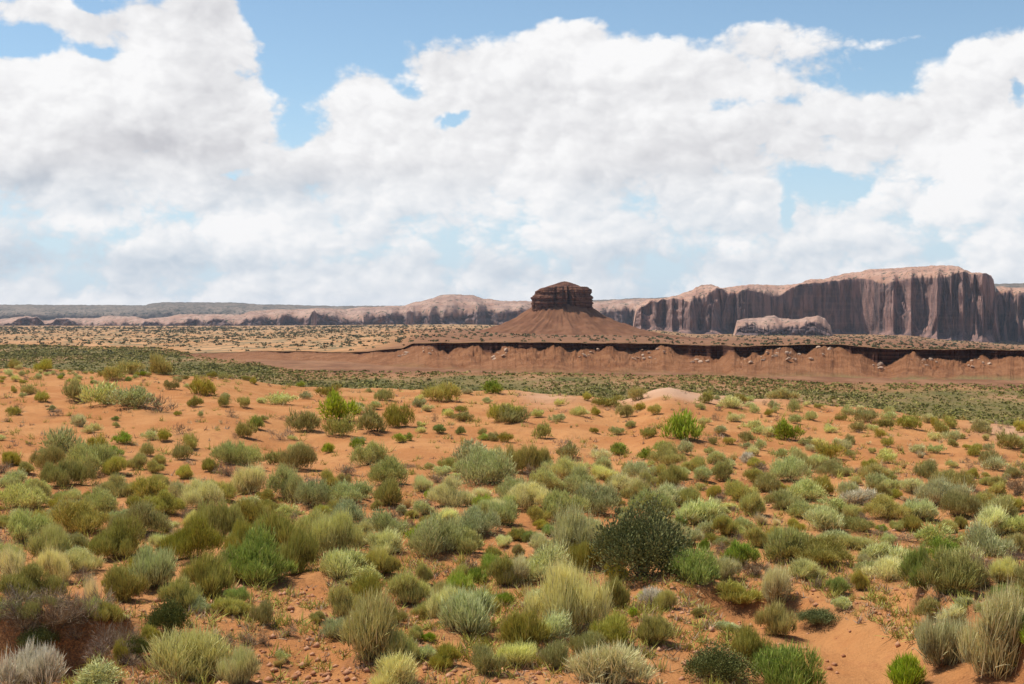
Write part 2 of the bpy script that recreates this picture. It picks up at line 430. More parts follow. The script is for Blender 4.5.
M = {}
M['ground'] = mat_ground(); M['ledge'] = mat_ledge()
M['mesa'] = mat_mesa('varnished_sandstone', (0.085, 0.056, 0.05), (0.33, 0.185, 0.145), (0.44, 0.235, 0.155), (0.52, 0.31, 0.215), (0.07, 0.075, 0.045))
M['slick'] = mat_mesa('pink_slickrock', (0.10, 0.07, 0.068), (0.24, 0.145, 0.12), (0.40, 0.225, 0.155), (0.49, 0.31, 0.225), (0.08, 0.085, 0.05), 0.8)
M['plateau'] = mat_mesa('wooded_plateau', (0.08, 0.07, 0.055), (0.14, 0.11, 0.08), (0.16, 0.125, 0.09), (0.27, 0.20, 0.145), (0.018, 0.026, 0.016), 0.62)
M['talus'] = mat_butte(True); M['caprock'] = mat_butte(False)
M['bark'] = mat_plain('grey_bark', (0.07, 0.052, 0.038), (0.24, 0.19, 0.14), 12)
M['stone'] = mat_plain('sandstone_block', (0.40, 0.24, 0.15), (0.55, 0.38, 0.26), 1.2)
M['clod'] = mat_plain('sand_clod', (0.36, 0.15, 0.07), (0.56, 0.29, 0.16), 7.0)
M['leaf_far'] = None

# ------------------------------------------------------------------ ground sheet
def build_ground():
    azf = np.linspace(-22.5, 22.5, 1000)
    azl = -22.5 - np.cumsum(np.linspace(0.1, 4.0, 76)); azl = azl * 1.0
    azl = azl[azl > -180]; az = np.concatenate([azl[::-1], azf, -azl])
    az = np.radians(np.unique(np.round(az, 5)))
    r = [0.3, 1, 2, 3, 4, 5, 6, 7, 8]
    v = 8.4
    while v < 90: r.append(v); v *= 1.0042
    while v < 900: r.append(v); v *= 1.012
    while v < 1500: r.append(v); v *= 1.006
    while v < 16000: r.append(v); v *= 1.02
    r = np.array(r)
    # close the ring: last column joins the first
    A, R = np.meshgrid(az, r, indexing='ij')
    X = R * np.sin(A); Y = R * np.cos(A)
    Z = height(X, Y)
    px, d = pxd(X, Y)
    dg = SI(px, [(-400, 1900), (0, 1850), (150, 1600), (230, 1150), (300, 900), (450, 880), (700, 860), (850, 780), (1024, 800), (1500, 800)])
    dg = dg * (1 + 0.10 * fbm(X * 0.01, Y * 0.01, 3, 101))
    dc = SI(px, CREST_D)
    # the scrubby sand carries on down the first slope
    gin = sst(-0.2, 1, (d - dc - 2) / 110 + 0.5 * fbm(X * 0.05, Y * 0.02, 3, 105))
    green = gin * (1 - sst(0.93, 1.07, d / dg))
    bl = sst(420, 330, px) if False else 1 - sst(330, 450, px + 40 * fbm(X * 0.003, Y * 0.003, 3, 103))
    brown = sst(0.93, 1.07, d / dg) * (1 - bl * sst(1150, 1450, d + 60 * fbm(X * 0.01, Y * 0.02, 2, 104)))
    blonde = sst(0.9, 1.2, d / dg) * bl * sst(1150, 1450, d)
    blonde = np.maximum(blonde, sst(2600, 4200, d) * (1 - 0.55 * sst(600, 760, px)))
    mx, my = (668 - CX) / F * 58, 58
    pale = np.exp(-(((X - mx) / 2.4) ** 2 + ((Y - my) / 3.5) ** 2)) + 0.7 * np.exp(-(((px - 545) / 28) ** 2 + ((d - dc + 4) / 7) ** 2)) \
        + 0.7 * np.exp(-(((px - 1015) / 40) ** 2 + ((d - 52) / 5) ** 2)) + 0.6 * np.exp(-(((px - 745) / 40) ** 2 + ((d - dc) / 4) ** 2))
    litter_shade = np.zeros_like(X)
    near = r < 95
    for (sx, sy, sr) in LITTER_SHADE:
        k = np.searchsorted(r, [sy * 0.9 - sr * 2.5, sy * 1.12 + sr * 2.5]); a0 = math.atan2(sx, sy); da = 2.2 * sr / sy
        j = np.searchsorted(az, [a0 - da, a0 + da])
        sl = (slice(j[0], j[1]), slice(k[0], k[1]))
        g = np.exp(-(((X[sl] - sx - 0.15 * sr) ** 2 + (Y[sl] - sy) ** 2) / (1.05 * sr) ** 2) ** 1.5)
        litter_shade[sl] = np.maximum(litter_shade[sl], 0.8 * g)  # litter under each shrub, coloured darker to stand in for its shadow
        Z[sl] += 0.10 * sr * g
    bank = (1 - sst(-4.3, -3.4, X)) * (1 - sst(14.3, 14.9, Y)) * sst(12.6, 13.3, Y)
    litter_shade = np.maximum(litter_shade, 0.95 * bank)  # bank face coloured dark to stand in for its shade
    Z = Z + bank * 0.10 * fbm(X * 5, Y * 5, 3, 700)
    nu, nv = A.shape
    V = np.stack([X, Y, Z], -1).reshape(-1, 3)
    me = make_mesh('ground', V, grid_faces(nu, nv)[:, ::-1], dict(green=green.ravel(), brown=brown.ravel(), blonde=blonde.ravel(), pale=np.clip(pale, 0, 1).ravel(), litter_shade=litter_shade.ravel()), True)
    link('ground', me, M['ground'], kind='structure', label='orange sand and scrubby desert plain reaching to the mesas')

# ------------------------------------------------------------------ escarpment
def build_ledge():
    px = np.arange(180, 1330, 0.45)
    n = len(px)
    dl = lip_d(px) + 2.0 * fbm(px * 0.35, 0 * px, 3, 201)
    zl = lip_z(px)
    b = I(px, BENCH)
    zv = height((px - CX) / F * (dl - 105), dl - 105)
    # how much of the wall shows above the rubble
    open_ = np.clip(0.55 + 0.95 * fbm(px * 0.024, 0 * px, 2, 202) + 0.16 * fbm(px * 0.12, 0 * px, 2, 203), 0.0, 1.25)
    wall = I(px + 1.5 * fbm(px * 0.2, 0 * px, 2, 240), [(180, 0), (275, 0.2), (279, 2.5), (290, 2), (294, 0), (352, 0), (357, 2.5), (372, 1.5), (376, 0.3), (384, 3), (396, 3), (400, 0.5), (405, 2), (430, 3), (437, 9), (443, 9), (447, 15), (451, 13), (454, 7), (468, 7), (471, 4), (480, 4), (483, 13), (492, 16), (498, 13), (502, 5), (508, 4), (516, 8), (527, 9), (532, 5), (538, 9), (545, 8), (550, 3), (560, 3), (566, 8), (578, 8), (583, 4), (590, 7), (600, 8), (606, 3), (615, 4), (618, 10), (634, 10), (642, 7), (654, 9), (660, 2), (672, 4), (675, 13), (690, 17), (706, 14), (715, 18), (724, 14), (727, 5), (736, 6), (740, 11), (748, 12), (752, 5), (760, 9), (768, 3), (779, 3), (784, 1.5), (793, 2), (797, 10), (808, 11), (812, 4), (822, 2), (830, 4), (842, 4), (850, 9), (862, 8), (874, 16), (888, 19), (896, 11), (903, 6), (908, 3), (918, 4), (924, 10), (934, 8), (942, 11), (958, 9), (964, 12), (975, 9), (982, 4), (990, 10), (1003, 8), (1010, 5), (1024, 8), (1060, 4), (1090, 12), (1150, 6), (1200, 11), (1330, 5)])
    def smooth(a, k):
        k = max(3, int(k)) | 1; w = np.hanning(k + 2)[1:-1]; w /= w.sum()
        return np.convolve(np.pad(a, k // 2, mode='edge'), w, mode='valid')
    wall = smooth(wall, 13) + 1.1 * fbm(px * 0.35, 0 * px, 3, 241)
    wall = np.maximum(wall, 0)
    cl = np.minimum((0.4 + 0.52 * wall) * (0.92 + 0.3 * open_), (zl - zv) * 0.8) * np.minimum(1, b * 1.6)
    zf = zl - cl
    prof_d = []; prof_z = []; cliff = []; grass = []
    nt = 34
    for i in range(nt):                      # talus
        t = i / (nt - 1)
        dd = dl - 100 + 98 * t
        zfs = smooth(zf, 19 + 170 * (1 - t) ** 0.8)                # rubble fans widen downhill
        z = zv - 0.6 + (zfs - zv + 0.6) * (0.55 * t + 0.45 * t ** 1.6)
        cone = np.abs(fbm((px + 9 * fbm(px * 0.01, t * 2 + 0 * px, 2, 230)) * 0.035, 0 * px + t * 0.8, 3, 204)) * 2.8 * math.sin(math.pi * t) * b
        bumps = (0.2 + 1.2 * sst(-0.1, 0.4, fbm(px * 0.03, t * 2 + 0 * px, 2, 231))) * fbm(px * 0.28, t * 9 + 0 * px, 3, 205) * min(1, t * 1.5) * b + 0.45 * fbm(px * 0.9, t * 22 + 0 * px, 2, 232) * t * b
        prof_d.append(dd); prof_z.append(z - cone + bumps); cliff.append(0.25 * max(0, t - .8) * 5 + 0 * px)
        grass.append(np.clip(1.1 - t * 3.6 + 0.5 * fbm(px * 0.05, t * 3 + 0 * px, 3, 206), 0, 1) * (0.3 + 0.5 * sst(780, 880, px)))
    nc = 12
    for i in range(1, nc + 1):               # rock wall, ledgy, the lip hangs over
        t = i / nc
        over = -1.6 * t ** 3 + 1.0 * math.sin(t * 3.1)
        fl = 1.6 * fbm(px * 0.22, t * 2.0 + 0 * px, 3, 207) * (1 - t * 0.5) + 0.7 * (vn(px * 0.03, 0 * px + t * 7, 208) > 0)
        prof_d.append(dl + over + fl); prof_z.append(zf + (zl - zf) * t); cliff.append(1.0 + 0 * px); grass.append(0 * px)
    for dd in (3, 8, 16, 30, 55, 90):
        zt = height((px - CX) / F * (dl + dd), dl + dd)
        k = dd / 90
        prof_d.append(dl + dd); prof_z.append(np.maximum(zl + 0.25 * fbm(px * 0.2, dd + 0 * px, 2, 209), zt + 0.15) * (1 - k ** 2) + (zt - 0.6) * k ** 2)
        cliff.append(0 * px); grass.append(0.25 + 0 * px)
    D = np.array(prof_d).T; Z = np.array(prof_z).T
    X = (px - CX)[:, None] / F * D
    V = np.stack([X, D, Z], -1).reshape(-1, 3)
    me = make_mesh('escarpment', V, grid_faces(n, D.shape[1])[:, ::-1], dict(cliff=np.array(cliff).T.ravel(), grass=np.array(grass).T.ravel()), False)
    link('escarpment', me, M['ledge'], kind='structure', label='low red escarpment with a dark rock wall below its lip')
    return px, dl, zl, zf, zv

# ------------------------------------------------------------------ mesas
def build_mesa(name, px0, px1, step, base, cliff, top, d0, mat, seed, alcove=(60, 0.02), flute=(12, 0.12), W=260, back=900, vegtop=1.0, sharp=1.0, talus=0.12, ftab=None, dtab=None, **props):
    px = np.arange(px0, px1 + step, step)
    o = 0 * px
    D0 = I(px, d0) if isinstance(d0, list) else o + d0
    zb = -(SI(px, base) - HY) / F * D0; zc = -(I(px, cliff) - HY) / F * D0; zt = -(SI(px, top) - HY) / F * D0
    m = D0 / F      # metres per picture unit
    zc = zc + m * 0.9 * fbm(px * 0.25, o, 3, seed + 9)
    zt = np.maximum(zt + m * 0.5 * fbm(px * 0.35, o, 3, seed + 10), zc + m * 0.4)
    al = alcove[0] * (2 * np.abs(fbm(px * alcove[1], o, 2, seed)) ** 0.8)            # wide alcoves between buttresses
    fm_ = o + 1.0 if ftab is None else SI(px, ftab)
    if dtab is not None: al = al * 0.35 + I(px + 0.5 * fbm(px * 0.3, o, 2, seed + 30), dtab)
    def disp(t):
        f = flute[0] * fbm(px * flute[1], t * 1.3 + o, 4, seed + 1) + flute[0] * 0.8 * np.abs(vn(px * flute[1] * 2.3, t * 1.6 + o, seed + 2)) + flute[0] * 0.35 * vn(px * 0.5, t * 6 + o, seed + 12)
        crack = -flute[0] * 1.2 * (np.abs(vn(px * flute[1] * 1.1, o + 0.8 * t, seed + 5)) < 0.10)
        tb = 0.80 + 0.9 * vn(px * 0.10, o, seed + 40)
        return al * (1 - 0.25 * t) + (f - crack) * fm_ + 28 * fm_ * sst(0, 0.05, t - tb) + 14 * fm_ * sst(0, 0.05, t - tb * 0.6)
    Dp = []; Zp = []; tier = []; veg = []
    H = zc - zb
    Dp.append(D0 - 140 + al * 0.4); Zp.append(zb - 45); tier.append(o + 0.45); veg.append(o)
    for t in (0, 0.35, 0.7, 1.0):
        k = talus * (0.5 + 0.9 * np.abs(fbm(px * 0.05, o, 3, seed + 3)))
        Dp.append(D0 - 70 + al + 70 * t); Zp.append(zb - 8 + (H * k + 8) * t ** 1.3 + 2 * fbm(px * 0.3, t * 4 + o, 3, seed + 4)); tier.append(o + 0.38 * (1 - 0.6 * t)); veg.append(o + 0.1)
    zf = Zp[-1]
    for i in range(1, 17):
        t = i / 16
        led = 0.10 * H * (vn(o + t * 5.0, px * 0.02, seed + 6) > 0.55) * 0.3
        Dp.append(D0 + disp(t) + 0.10 * H * t + led); Zp.append(zf + (zc - zf) * t); tier.append(o + (0.0 if t < 0.97 else 0.35)); veg.append(o)
    dc = Dp[-1]
    nd = 16
    for i in range(1, nd + 1):
        t = i / nd
        a = t * math.pi / 2
        lump = m * 1.1 * fbm(px * 0.12, t * 5 + o, 4, seed + 7) * math.sin(math.pi * t)
        # broad stepped dome
        z = zc + (zt - zc) * (math.sin(a) ** sharp) + lump
        z = np.minimum(z, zt + 0.2 * m)
        kw = max(3, int(2 + i * 2.2)) | 1
        dcs = np.convolve(np.pad(dc, kw // 2, mode='edge'), np.ones(kw) / kw, mode='valid')
        Dp.append(dcs + W * (1 - math.cos(a)) + 4 * i); Zp.append(z); tier.append(o + 0.7); veg.append(o + (0.15 + 0.9 * max(0, t - 0.72) / 0.28) * vegtop)
    for dd, dz in ((back * 0.3, 0), (back, -5), (back + 200, -150)):
        Dp.append(dc + W + dd); Zp.append(zt + dz * (1 if dz > -100 else 0) + (zb - 60 - zt) * (dz < -100)); tier.append(o + 0.9); veg.append(o + 1.0)
    D = np.array(Dp).T; Z = np.array(Zp).T
    X = (px - CX)[:, None] / F * D
    # close both ends so the rock is solid
    V = np.stack([X, D, Z], -1)
    def cap(row, shift):
        c = row.copy(); c[:, 0] += shift; c[:, 2] = zb.min() - 60; return c
    V = np.concatenate([cap(V[0], -30)[None], V, cap(V[-1], 30)[None]])
    T_ = np.array(tier).T; G = np.array(veg).T
    T_ = np.vstack([T_[:1], T_, T_[-1:]]); G = np.vstack([G[:1], G, G[-1:]])
    me = make_mesh(name, V.reshape(-1, 3), grid_faces(V.shape[0], V.shape[1])[:, ::-1], dict(tier=T_.ravel(), veg=G.ravel()), False)
    return link(name, me, mat, **props)

def build_mesas():
    build_mesa('plateau', -330, 1400, 1.5, [(-330, 322), (1400, 330)],
               [(-330, 316), (0, 316), (300, 317), (640, 312), (1024, 305), (1400, 300)],
               [(-330, 305), (0, 303), (145, 303.6), (152, 301.5), (165, 300), (230, 300.3), (260, 302.5), (345, 304.5), (500, 303), (545, 299), (600, 297.5), (640, 295.5), (700, 293), (960, 282), (990, 279.5), (1024, 279), (1200, 276), (1400, 285)],
               12500, M['plateau'], 301, alcove=(200, 0.01), flute=(25, 0.05), W=1500, back=1500, vegtop=1.6, sharp=0.8, talus=0.2,
               kind='structure', label='long wooded plateau along the horizon')
    build_mesa('slickrock_ridge', -200, 700, 0.8, [(-200, 327), (0, 326.5), (256, 329), (350, 328.5), (450, 327), (700, 330)],
               [(-200, 322), (0, 325), (12, 324), (18, 319), (28, 317), (38, 318), (45, 324.5), (51, 323.5), (56, 319.5), (66, 319), (74, 322), (82, 326), (98, 326), (104, 324.5), (120, 325), (140, 325.5), (145, 322), (157, 322.5), (160, 326), (170, 325), (176, 323.5), (184, 324), (188, 320.5), (199, 320), (205, 323.5), (211, 319.5), (224, 320), (232, 326), (240, 324), (248, 320), (256, 319.5), (262, 319), (268, 321), (275, 320), (286, 316), (296, 319), (309, 318), (314, 312), (320, 315), (335, 318), (345, 323), (366, 321), (380, 316.5), (400, 315.5), (406, 318), (410, 312), (416, 318), (425, 316), (437, 314), (441, 318), (450, 316), (458, 318), (468, 315), (476, 312), (490, 312), (500, 314), (520, 311), (535, 312), (560, 313), (590, 314), (600, 313), (633, 310), (640, 314), (660, 312), (700, 315)],
               [(-200, 318), (0, 319), (15, 317), (28, 316), (44, 321), (70, 318), (95, 318), (108, 315.5), (135, 316), (145, 319), (165, 317), (180, 314), (240, 314), (256, 310), (275, 308.5), (300, 308.5), (312, 307.5), (345, 308), (365, 306), (400, 305), (420, 300), (432, 297), (442, 293), (452, 292.5), (470, 293), (485, 297), (505, 299.5), (525, 299.5), (560, 300), (600, 300), (620, 298), (640, 297), (700, 296)],
               7200, M['slick'], 331, alcove=(110, 0.045), flute=(22, 0.16), W=420, back=800, vegtop=0.75, sharp=0.75, talus=0.1,
               label='low pink slickrock ridge with shadowed alcoves left of and behind the butte', category='ridge')
    build_mesa('mesa', 996, 1400, 0.6, [(996, 343), (1024, 344), (1400, 346)],
               [(996, 296), (1002, 293), (1010, 292), (1013, 297), (1018, 293), (1024, 292), (1100, 293), (1400, 300)],
               [(996, 284), (1024, 286), (1100, 283), (1250, 285), (1400, 292)],
               5600, M['mesa'], 381, alcove=(70, 0.05), flute=(16, 0.14), W=380, back=900, vegtop=1.2, sharp=0.6,
               label='pink-capped cliff at the right edge, set back behind the tall mesa', category='mesa')
    build_mesa('mesa', 636, 994.5, 0.45,
               [(636, 327), (648, 329), (665, 331), (700, 333.5), (740, 334), (800, 337), (900, 337), (950, 340), (995, 345)],
               [(636, 312), (640, 308), (648, 303), (652, 299.5), (657, 302), (662, 298.5), (668, 299), (675, 298), (683, 300), (690, 303), (696, 298), (704, 299), (712, 291), (716, 287), (722, 287.5), (727, 293), (737, 293.5), (742, 290), (752, 290.5), (762, 293), (768, 296), (778, 297), (783, 293), (792, 287), (800, 283), (820, 282), (850, 278), (860, 277.5), (870, 279), (880, 283.5), (886, 284.5), (893, 281), (903, 279), (915, 277), (928, 277.5), (940, 278), (950, 276), (958, 272), (966, 271), (972, 274), (980, 273), (986, 272.5), (991, 276), (994.5, 286)],
               [(636, 304), (648, 298), (660, 297), (675, 294.5), (686, 290), (692, 288), (697, 284), (702, 282), (711, 281.5), (717, 284), (722, 286.2), (730, 284), (742, 283), (752, 281.3), (770, 282), (793, 282), (800, 281), (806, 277.5), (812, 276), (822, 275.5), (836, 272.5), (845, 269.5), (856, 268), (870, 265), (890, 264), (905, 262.3), (935, 261.3), (952, 261.3), (958, 262.5), (965, 266.5), (972, 269.5), (978, 270), (984, 272), (990, 273), (993, 276), (994.5, 285)],
               [(636, 5350), (720, 5200), (780, 5350), (860, 5350), (900, 5150), (994.5, 5000)], M['mesa'], 361, alcove=(75, 0.03), flute=(17, 0.09), W=330,
               ftab=[(636, 1), (735, 1.0), (748, 0.35), (880, 0.3), (893, 1.1), (1000, 1.1)],
               dtab=[(636, 90), (641, 40), (642, 80), (650, 85), (656, 20), (660, 60), (664, 70), (672, 0), (674, 45), (678, 50), (690, -20), (694, 20), (697, 40), (720, 90), (734, 95), (738, 30), (745, 25), (748, 90), (770, 130), (820, 150), (860, 140), (882, 110), (893, 30), (897, 75), (901, 80), (911, 0), (913, 45), (919, 70), (925, 75), (937, -10), (939, 40), (944, 50), (951, 5), (953, 50), (957, 55), (963, 10), (965, 45), (969, 50), (982, -40), (984, -10), (988, 30), (994.5, 60)], back=900, vegtop=0.9, sharp=0.85, talus=0.09,
               label='tallest mesa with dark streaked cliffs under a pale domed top, right of the butte', category='mesa')
    build_mesa('sandstone_bench', 737, 830, 0.5, [(737, 333), (780, 336.5), (830, 336)],
               [(737, 329), (745, 327), (752, 324), (758, 328), (765, 330), (775, 329), (783, 330), (790, 326), (800, 329), (808, 324), (815, 322), (822, 326), (830, 332)],
               [(737, 320), (748, 318.5), (762, 317.5), (766, 315.5), (774, 315.5), (780, 318), (795, 319.5), (808, 317), (818, 315.5), (824, 318), (830, 325)],
               4900, M['slick'], 401, alcove=(20, 0.06), flute=(12, 0.16), W=150, back=120, vegtop=0.3, sharp=0.7,
               label='low pale rock bench at the foot of the tallest mesa', category='rock bench')
def build_spires():
    for px, w, ytop, ybase, d, lab in ((314.5, 5.5, 310.5, 327, 7050, 'dark rock spire standing against the pink ridge, left of the other spire'), (410, 7.5, 310.5, 326.5, 7050, 'wider dark rock spire before the pink ridge, closer to the butte')):
        nz, na = 14, 22
        th = np.linspace(0, 2 * np.pi, na, endpoint=False)
        R = w / 2 / F * d; z0 = -(ybase - HY) / F * d - 15; z1 = -(ytop - HY) / F * d
        V = []
        for i in range(nz):
            t = i / (nz - 1)
            r = R * (1.6 - 0.75 * t ** 0.5) * (0.75 + 0.45 * vn(th * 1.9, 0 * th + t * 2, int(px))) * (1 if i < nz - 1 else 0.25)
            V.append(np.stack([r * np.cos(th), r * np.sin(th) * 1.3, z0 + (z1 - z0) * t + 3 * vn(th, 0 * th + t, 3)], -1))
        V = np.array(V).transpose(1, 0, 2)
        V[:, 0, 2] -= 10
        F4 = grid_faces(na, nz, True)
        me = make_mesh('rock_spire', V.reshape(-1, 3), F4, dict(tier=np.zeros(na * nz), veg=np.zeros(na * nz)))
        link('rock_spire', me, M['mesa'], loc=((px - CX) / F * d, d, 0), label=lab, category='rock spire', group='spires along the pink ridge')

# ------------------------------------------------------------------ butte
def build_butte():
    D = 2400.0; cx = (561 - CX) / F * D; m = D / F
    root = bpy.data.objects.new('butte', None); C.objects.link(root)
    zb = -(338 - HY) * m
    root.location = (cx, D, zb)
    root['label'] = 'dark red butte with a square layered cap on a cone of rubble'; root['category'] = 'butte'
    # talus cone
    na, nr = 420, 90
    th = np.linspace(0, 2 * np.pi, na, endpoint=False)
    rr = np.concatenate([[0.0], np.linspace(20, 330, nr - 1)])
    A, R = np.meshgrid(th, rr, indexing='ij')
    side = np.cos(A)
    # concave cone: px radius -> height in px above base
    rp = R / m
    hp = I(rp.ravel(), [(0, 33), (25, 34), (34, 28), (45, 20.5), (60, 14.0), (80, 7.5), (105, 2.8), (135, 0.4), (160, -2.5), (200, -6)]).reshape(R.shape)
    hp = hp + (side > 0) * side * 1.6 * np.exp(-((rp - 60) / 30) ** 2)
    gul = np.abs(fbm(A * 5.5 + 3, rp * 0.015, 4, 501)) ** 0.8 * np.clip((rp - 18) / 30, 0, 1) * np.exp(-rp / 90)
    gl2 = fbm(A * 22, rp * 0.03, 3, 502) * 0.7 * np.clip((rp - 18) / 30, 0, 1) * np.exp(-rp / 90)
    step = 0.6 * vn(hp * 0.55, A * 1.2, 505)
    H = hp * m - gul * 7.5 * m + gl2 * 1.0 * m + 1.8 * m * fbm(A * 9, rp * 0.09, 4, 520) * np.clip((rp - 24) / 30, 0, 1) + step * m * 0.6
    X = R * np.cos(A); Y = R * np.sin(A)
    seam = np.abs(((A / np.pi) % 2) - 0) * 0
    V = np.stack([X, Y, H], -1).reshape(-1, 3)
    me = make_mesh('talus_slope', V, grid_faces(na, nr, True), None, False)
    link('talus_slope', me, M['talus'], root)
    # caprock: stacked ledges cut by vertical cracks
    na, nz = 520, 60
    th = np.linspace(0, 2 * np.pi, na, endpoint=False)
    c, s = np.cos(th), np.sin(th)
    sq = 1.0 / (np.abs(c) ** 3.2 + np.abs(s) ** 3.2) ** (1 / 3.2)          # rounded square plan
    lay = [(24, 30.5, 0), (31, 30.5, 0), (33, 30.2, 0), (35, 31.2, 1), (36.2, 30.0, 1), (38.6, 30.2, 0), (39.0, 31.2, 0), (42, 30.6, 1), (43.2, 29.0, 1), (45, 29.2, 0), (45.5, 30, 0), (48.0, 29.4, 0), (49, 28.0, 1), (50.3, 27.2, 0), (51.0, 25.5, 0)]
    lz = np.array([l[0] for l in lay], float); lr = np.array([l[1] for l in lay], float)
    zz = np.concatenate([np.linspace(24, 51.0, nz - 6), [51.4, 52.5, 53.8, 55.2, 56.2, 56.7]])
    V = []
    for i, z in enumerate(zz):
        if z <= 51.0:
            r = np.interp(z, lz, lr)
            r = r * (1 - 0.04 * (c < 0) * (z - 30) / 20 * np.abs(c))
            r = r * sq * 0.985
            r = r * (1 - 0.13 * np.clip((z - 41) / 9, 0, 1) * np.clip(-c, 0, 1))
            r = r - 16 * (s < 0) * np.exp(-((c - 0.20 - 0.0015 * (z - 24)) / 0.055) ** 4) - 6 * (s < 0) * np.exp(-((c - 0.42) / 0.02) ** 4) - 5 * (s < 0) * np.exp(-((c + 0.28) / 0.02) ** 4) * (z < 44) - 3.0 * (s < 0) * (c > 0.24) * (c < 0.75)
            crack = (np.abs(vn(th * 6.0 + 1.3, 0 * th + z * 0.02, 511)) < 0.10) * 4.5 + (np.abs(vn(th * 15, 0 * th + z * 0.03, 512)) < 0.10) * 1.2
            r = r - crack + 0.9 * vn(th * 9, 0 * th + z * 0.4, 513) + 0.45 * vn(th * 30, 0 * th + z * 1.3, 514) + 0.55 * (vn(0 * th + z * 0.9, th * 1.2, 515) > 0.1)
            H = np.full_like(th, z)
            # top edge dips to the left
            H = H - np.clip((z - 40) / 11, 0, 1) * (1.8 * np.clip(-c, 0, 1) ** 2)
        else:
            r = np.interp(z, [51.0, 51.4, 52.5, 53.8, 55.2, 56.2, 56.7], [25.5, 17, 13.5, 10.0, 6.5, 3.2, 0.05]) * (1 + 0.12 * vn(th * 3, 0 * th + z, 516))
            H = np.full_like(th, z)
        V.append(np.stack([(r * c + (3.6 if z > 51.2 else 0.5)) * m, r * s * m, H * m], -1))
    V = np.array(V).transpose(1, 0, 2)
    me = make_mesh('caprock', V.reshape(-1, 3), grid_faces(na, len(zz), True), None, False)
    link('caprock', me, M['caprock'], root)

# ------------------------------------------------------------------ plants
def blades(p0, dr, L, W, bend, rnd, out=None):
    """ribbons: p0 (n,3) start, dr (n,3) unit, length, width"""
    n = len(p0)
    ref = RNG.normal(size=(n, 3))
    if out is not None: ref = out + 0.55 * ref
    side = np.cross(dr, ref); side /= np.linalg.norm(side, axis=1)[:, None] + 1e-9
    up = np.array([0, 0, 1.0])
    mid = p0 + dr * (L * 0.5)[:, None] + up * (bend * L * 0.12)[:, None]
    tip = p0 + dr * L[:, None] + up * (bend * L * 0.42)[:, None]
    w = W[:, None]
    V = np.stack([p0 - side * w * .5, p0 + side * w * .5, mid + side * w * .5, mid - side * w * .5, tip], 1)
    b = (np.arange(n) * 5)[:, None]
    Ft = np.stack([b + [0, 1, 2], b + [0, 2, 3], b + [3, 2, 4]], 1).reshape(-1, 3)
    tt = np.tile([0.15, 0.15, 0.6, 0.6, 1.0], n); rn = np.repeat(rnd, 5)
    return V.reshape(-1, 3), Ft, tt, rn

def twigs(n, rad, hgt, thick, spread=1.0, kink=0.2, segs=4, lo=0.45):
    """woody stems as three-sided tapered tubes from the root outwards"""
    Vs = []; Fs = []; off = 0
    for i in range(n):
        a = random.uniform(0, 2 * math.pi); tl = math.acos(random.uniform(lo * 0.3, 1.0)) * spread
        d = np.array([math.cos(a) * math.sin(tl), math.sin(a) * math.sin(tl), math.cos(tl)])
        p = np.array([random.uniform(-.12, .12) * rad, random.uniform(-.12, .12) * rad, -0.03])
        ln = random.uniform(0.5, 0.95)
        pts = [p]
        for k in range(segs):
            d = d + np.array([random.gauss(0, kink), random.gauss(0, kink), random.gauss(0.05, kink)]); d /= np.linalg.norm(d)
            p = p + d * np.array([rad, rad, hgt]) * ln / segs; pts.append(p)
        for k, q in enumerate(pts):
            r = thick * (1 - 0.8 * k / segs)
            for j in range(3):
                b = 2.094 * j + a
                Vs.append(q + np.array([math.cos(b) * r, math.sin(b) * r, 0.3 * r * math.sin(b)]))
        for k in range(segs):
            for j in range(3):
                u = off + k * 3; Fs.append((u + j, u + (j + 1) % 3, u + 3 + (j + 1) % 3)); Fs.append((u + j, u + 3 + (j + 1) % 3, u + 3 + j))
        off += 3 * (segs + 1)
    return np.array(Vs), np.array(Fs)

# kind: blade count near, blade length, width, upright bias, clumps, flattening, looseness
KINDS = {
    'olive':  dict(n=6500, L=(0.16, 0.34), W=0.015, up=0.70, clumps=16, loose=0.10, stems=26, inner=0.30),
    'sage':   dict(n=5200, L=(0.13, 0.28), W=0.020, up=0.55, clumps=22, loose=0.20, stems=44, inner=0.42),
    'pale':   dict(n=5600, L=(0.22, 0.42), W=0.015, up=0.65, clumps=18, loose=0.22, stems=36, inner=0.35),
    'green':  dict(n=5600, L=(0.16, 0.34), W=0.019, up=0.62, clumps=18, loose=0.15, stems=22, inner=0.30),
    'leafy':  dict(n=17000, L=(0.035, 0.07), W=0.024, up=0.15, clumps=55, loose=0.16, stems=46, inner=0.45),
    'dead':   dict(n=700, L=(0.14, 0.34), W=0.010, up=0.25, clumps=14, loose=0.25, stems=70, inner=0.30),
    'grass':  dict(n=1900, L=(0.55, 0.95), W=0.014, up=0.95, clumps=6, loose=0.25, stems=4, inner=0.06),
    'silver': dict(n=4200, L=(0.18, 0.38), W=0.020, up=0.65, clumps=20, loose=0.22, stems=50, inner=0.38),
}
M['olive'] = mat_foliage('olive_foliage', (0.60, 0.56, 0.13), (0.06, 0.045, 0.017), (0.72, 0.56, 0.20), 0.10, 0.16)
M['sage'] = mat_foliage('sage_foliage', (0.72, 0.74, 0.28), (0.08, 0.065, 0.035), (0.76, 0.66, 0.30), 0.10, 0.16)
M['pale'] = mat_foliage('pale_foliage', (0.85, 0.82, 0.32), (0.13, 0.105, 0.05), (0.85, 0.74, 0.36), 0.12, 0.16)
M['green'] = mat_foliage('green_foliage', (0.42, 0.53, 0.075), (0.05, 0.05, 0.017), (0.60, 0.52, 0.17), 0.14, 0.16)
M['leafy'] = mat_foliage('dark_leaf_foliage', (0.20, 0.22, 0.055), (0.05, 0.05, 0.018), (0.34, 0.32, 0.10), 0.08, 0.12)
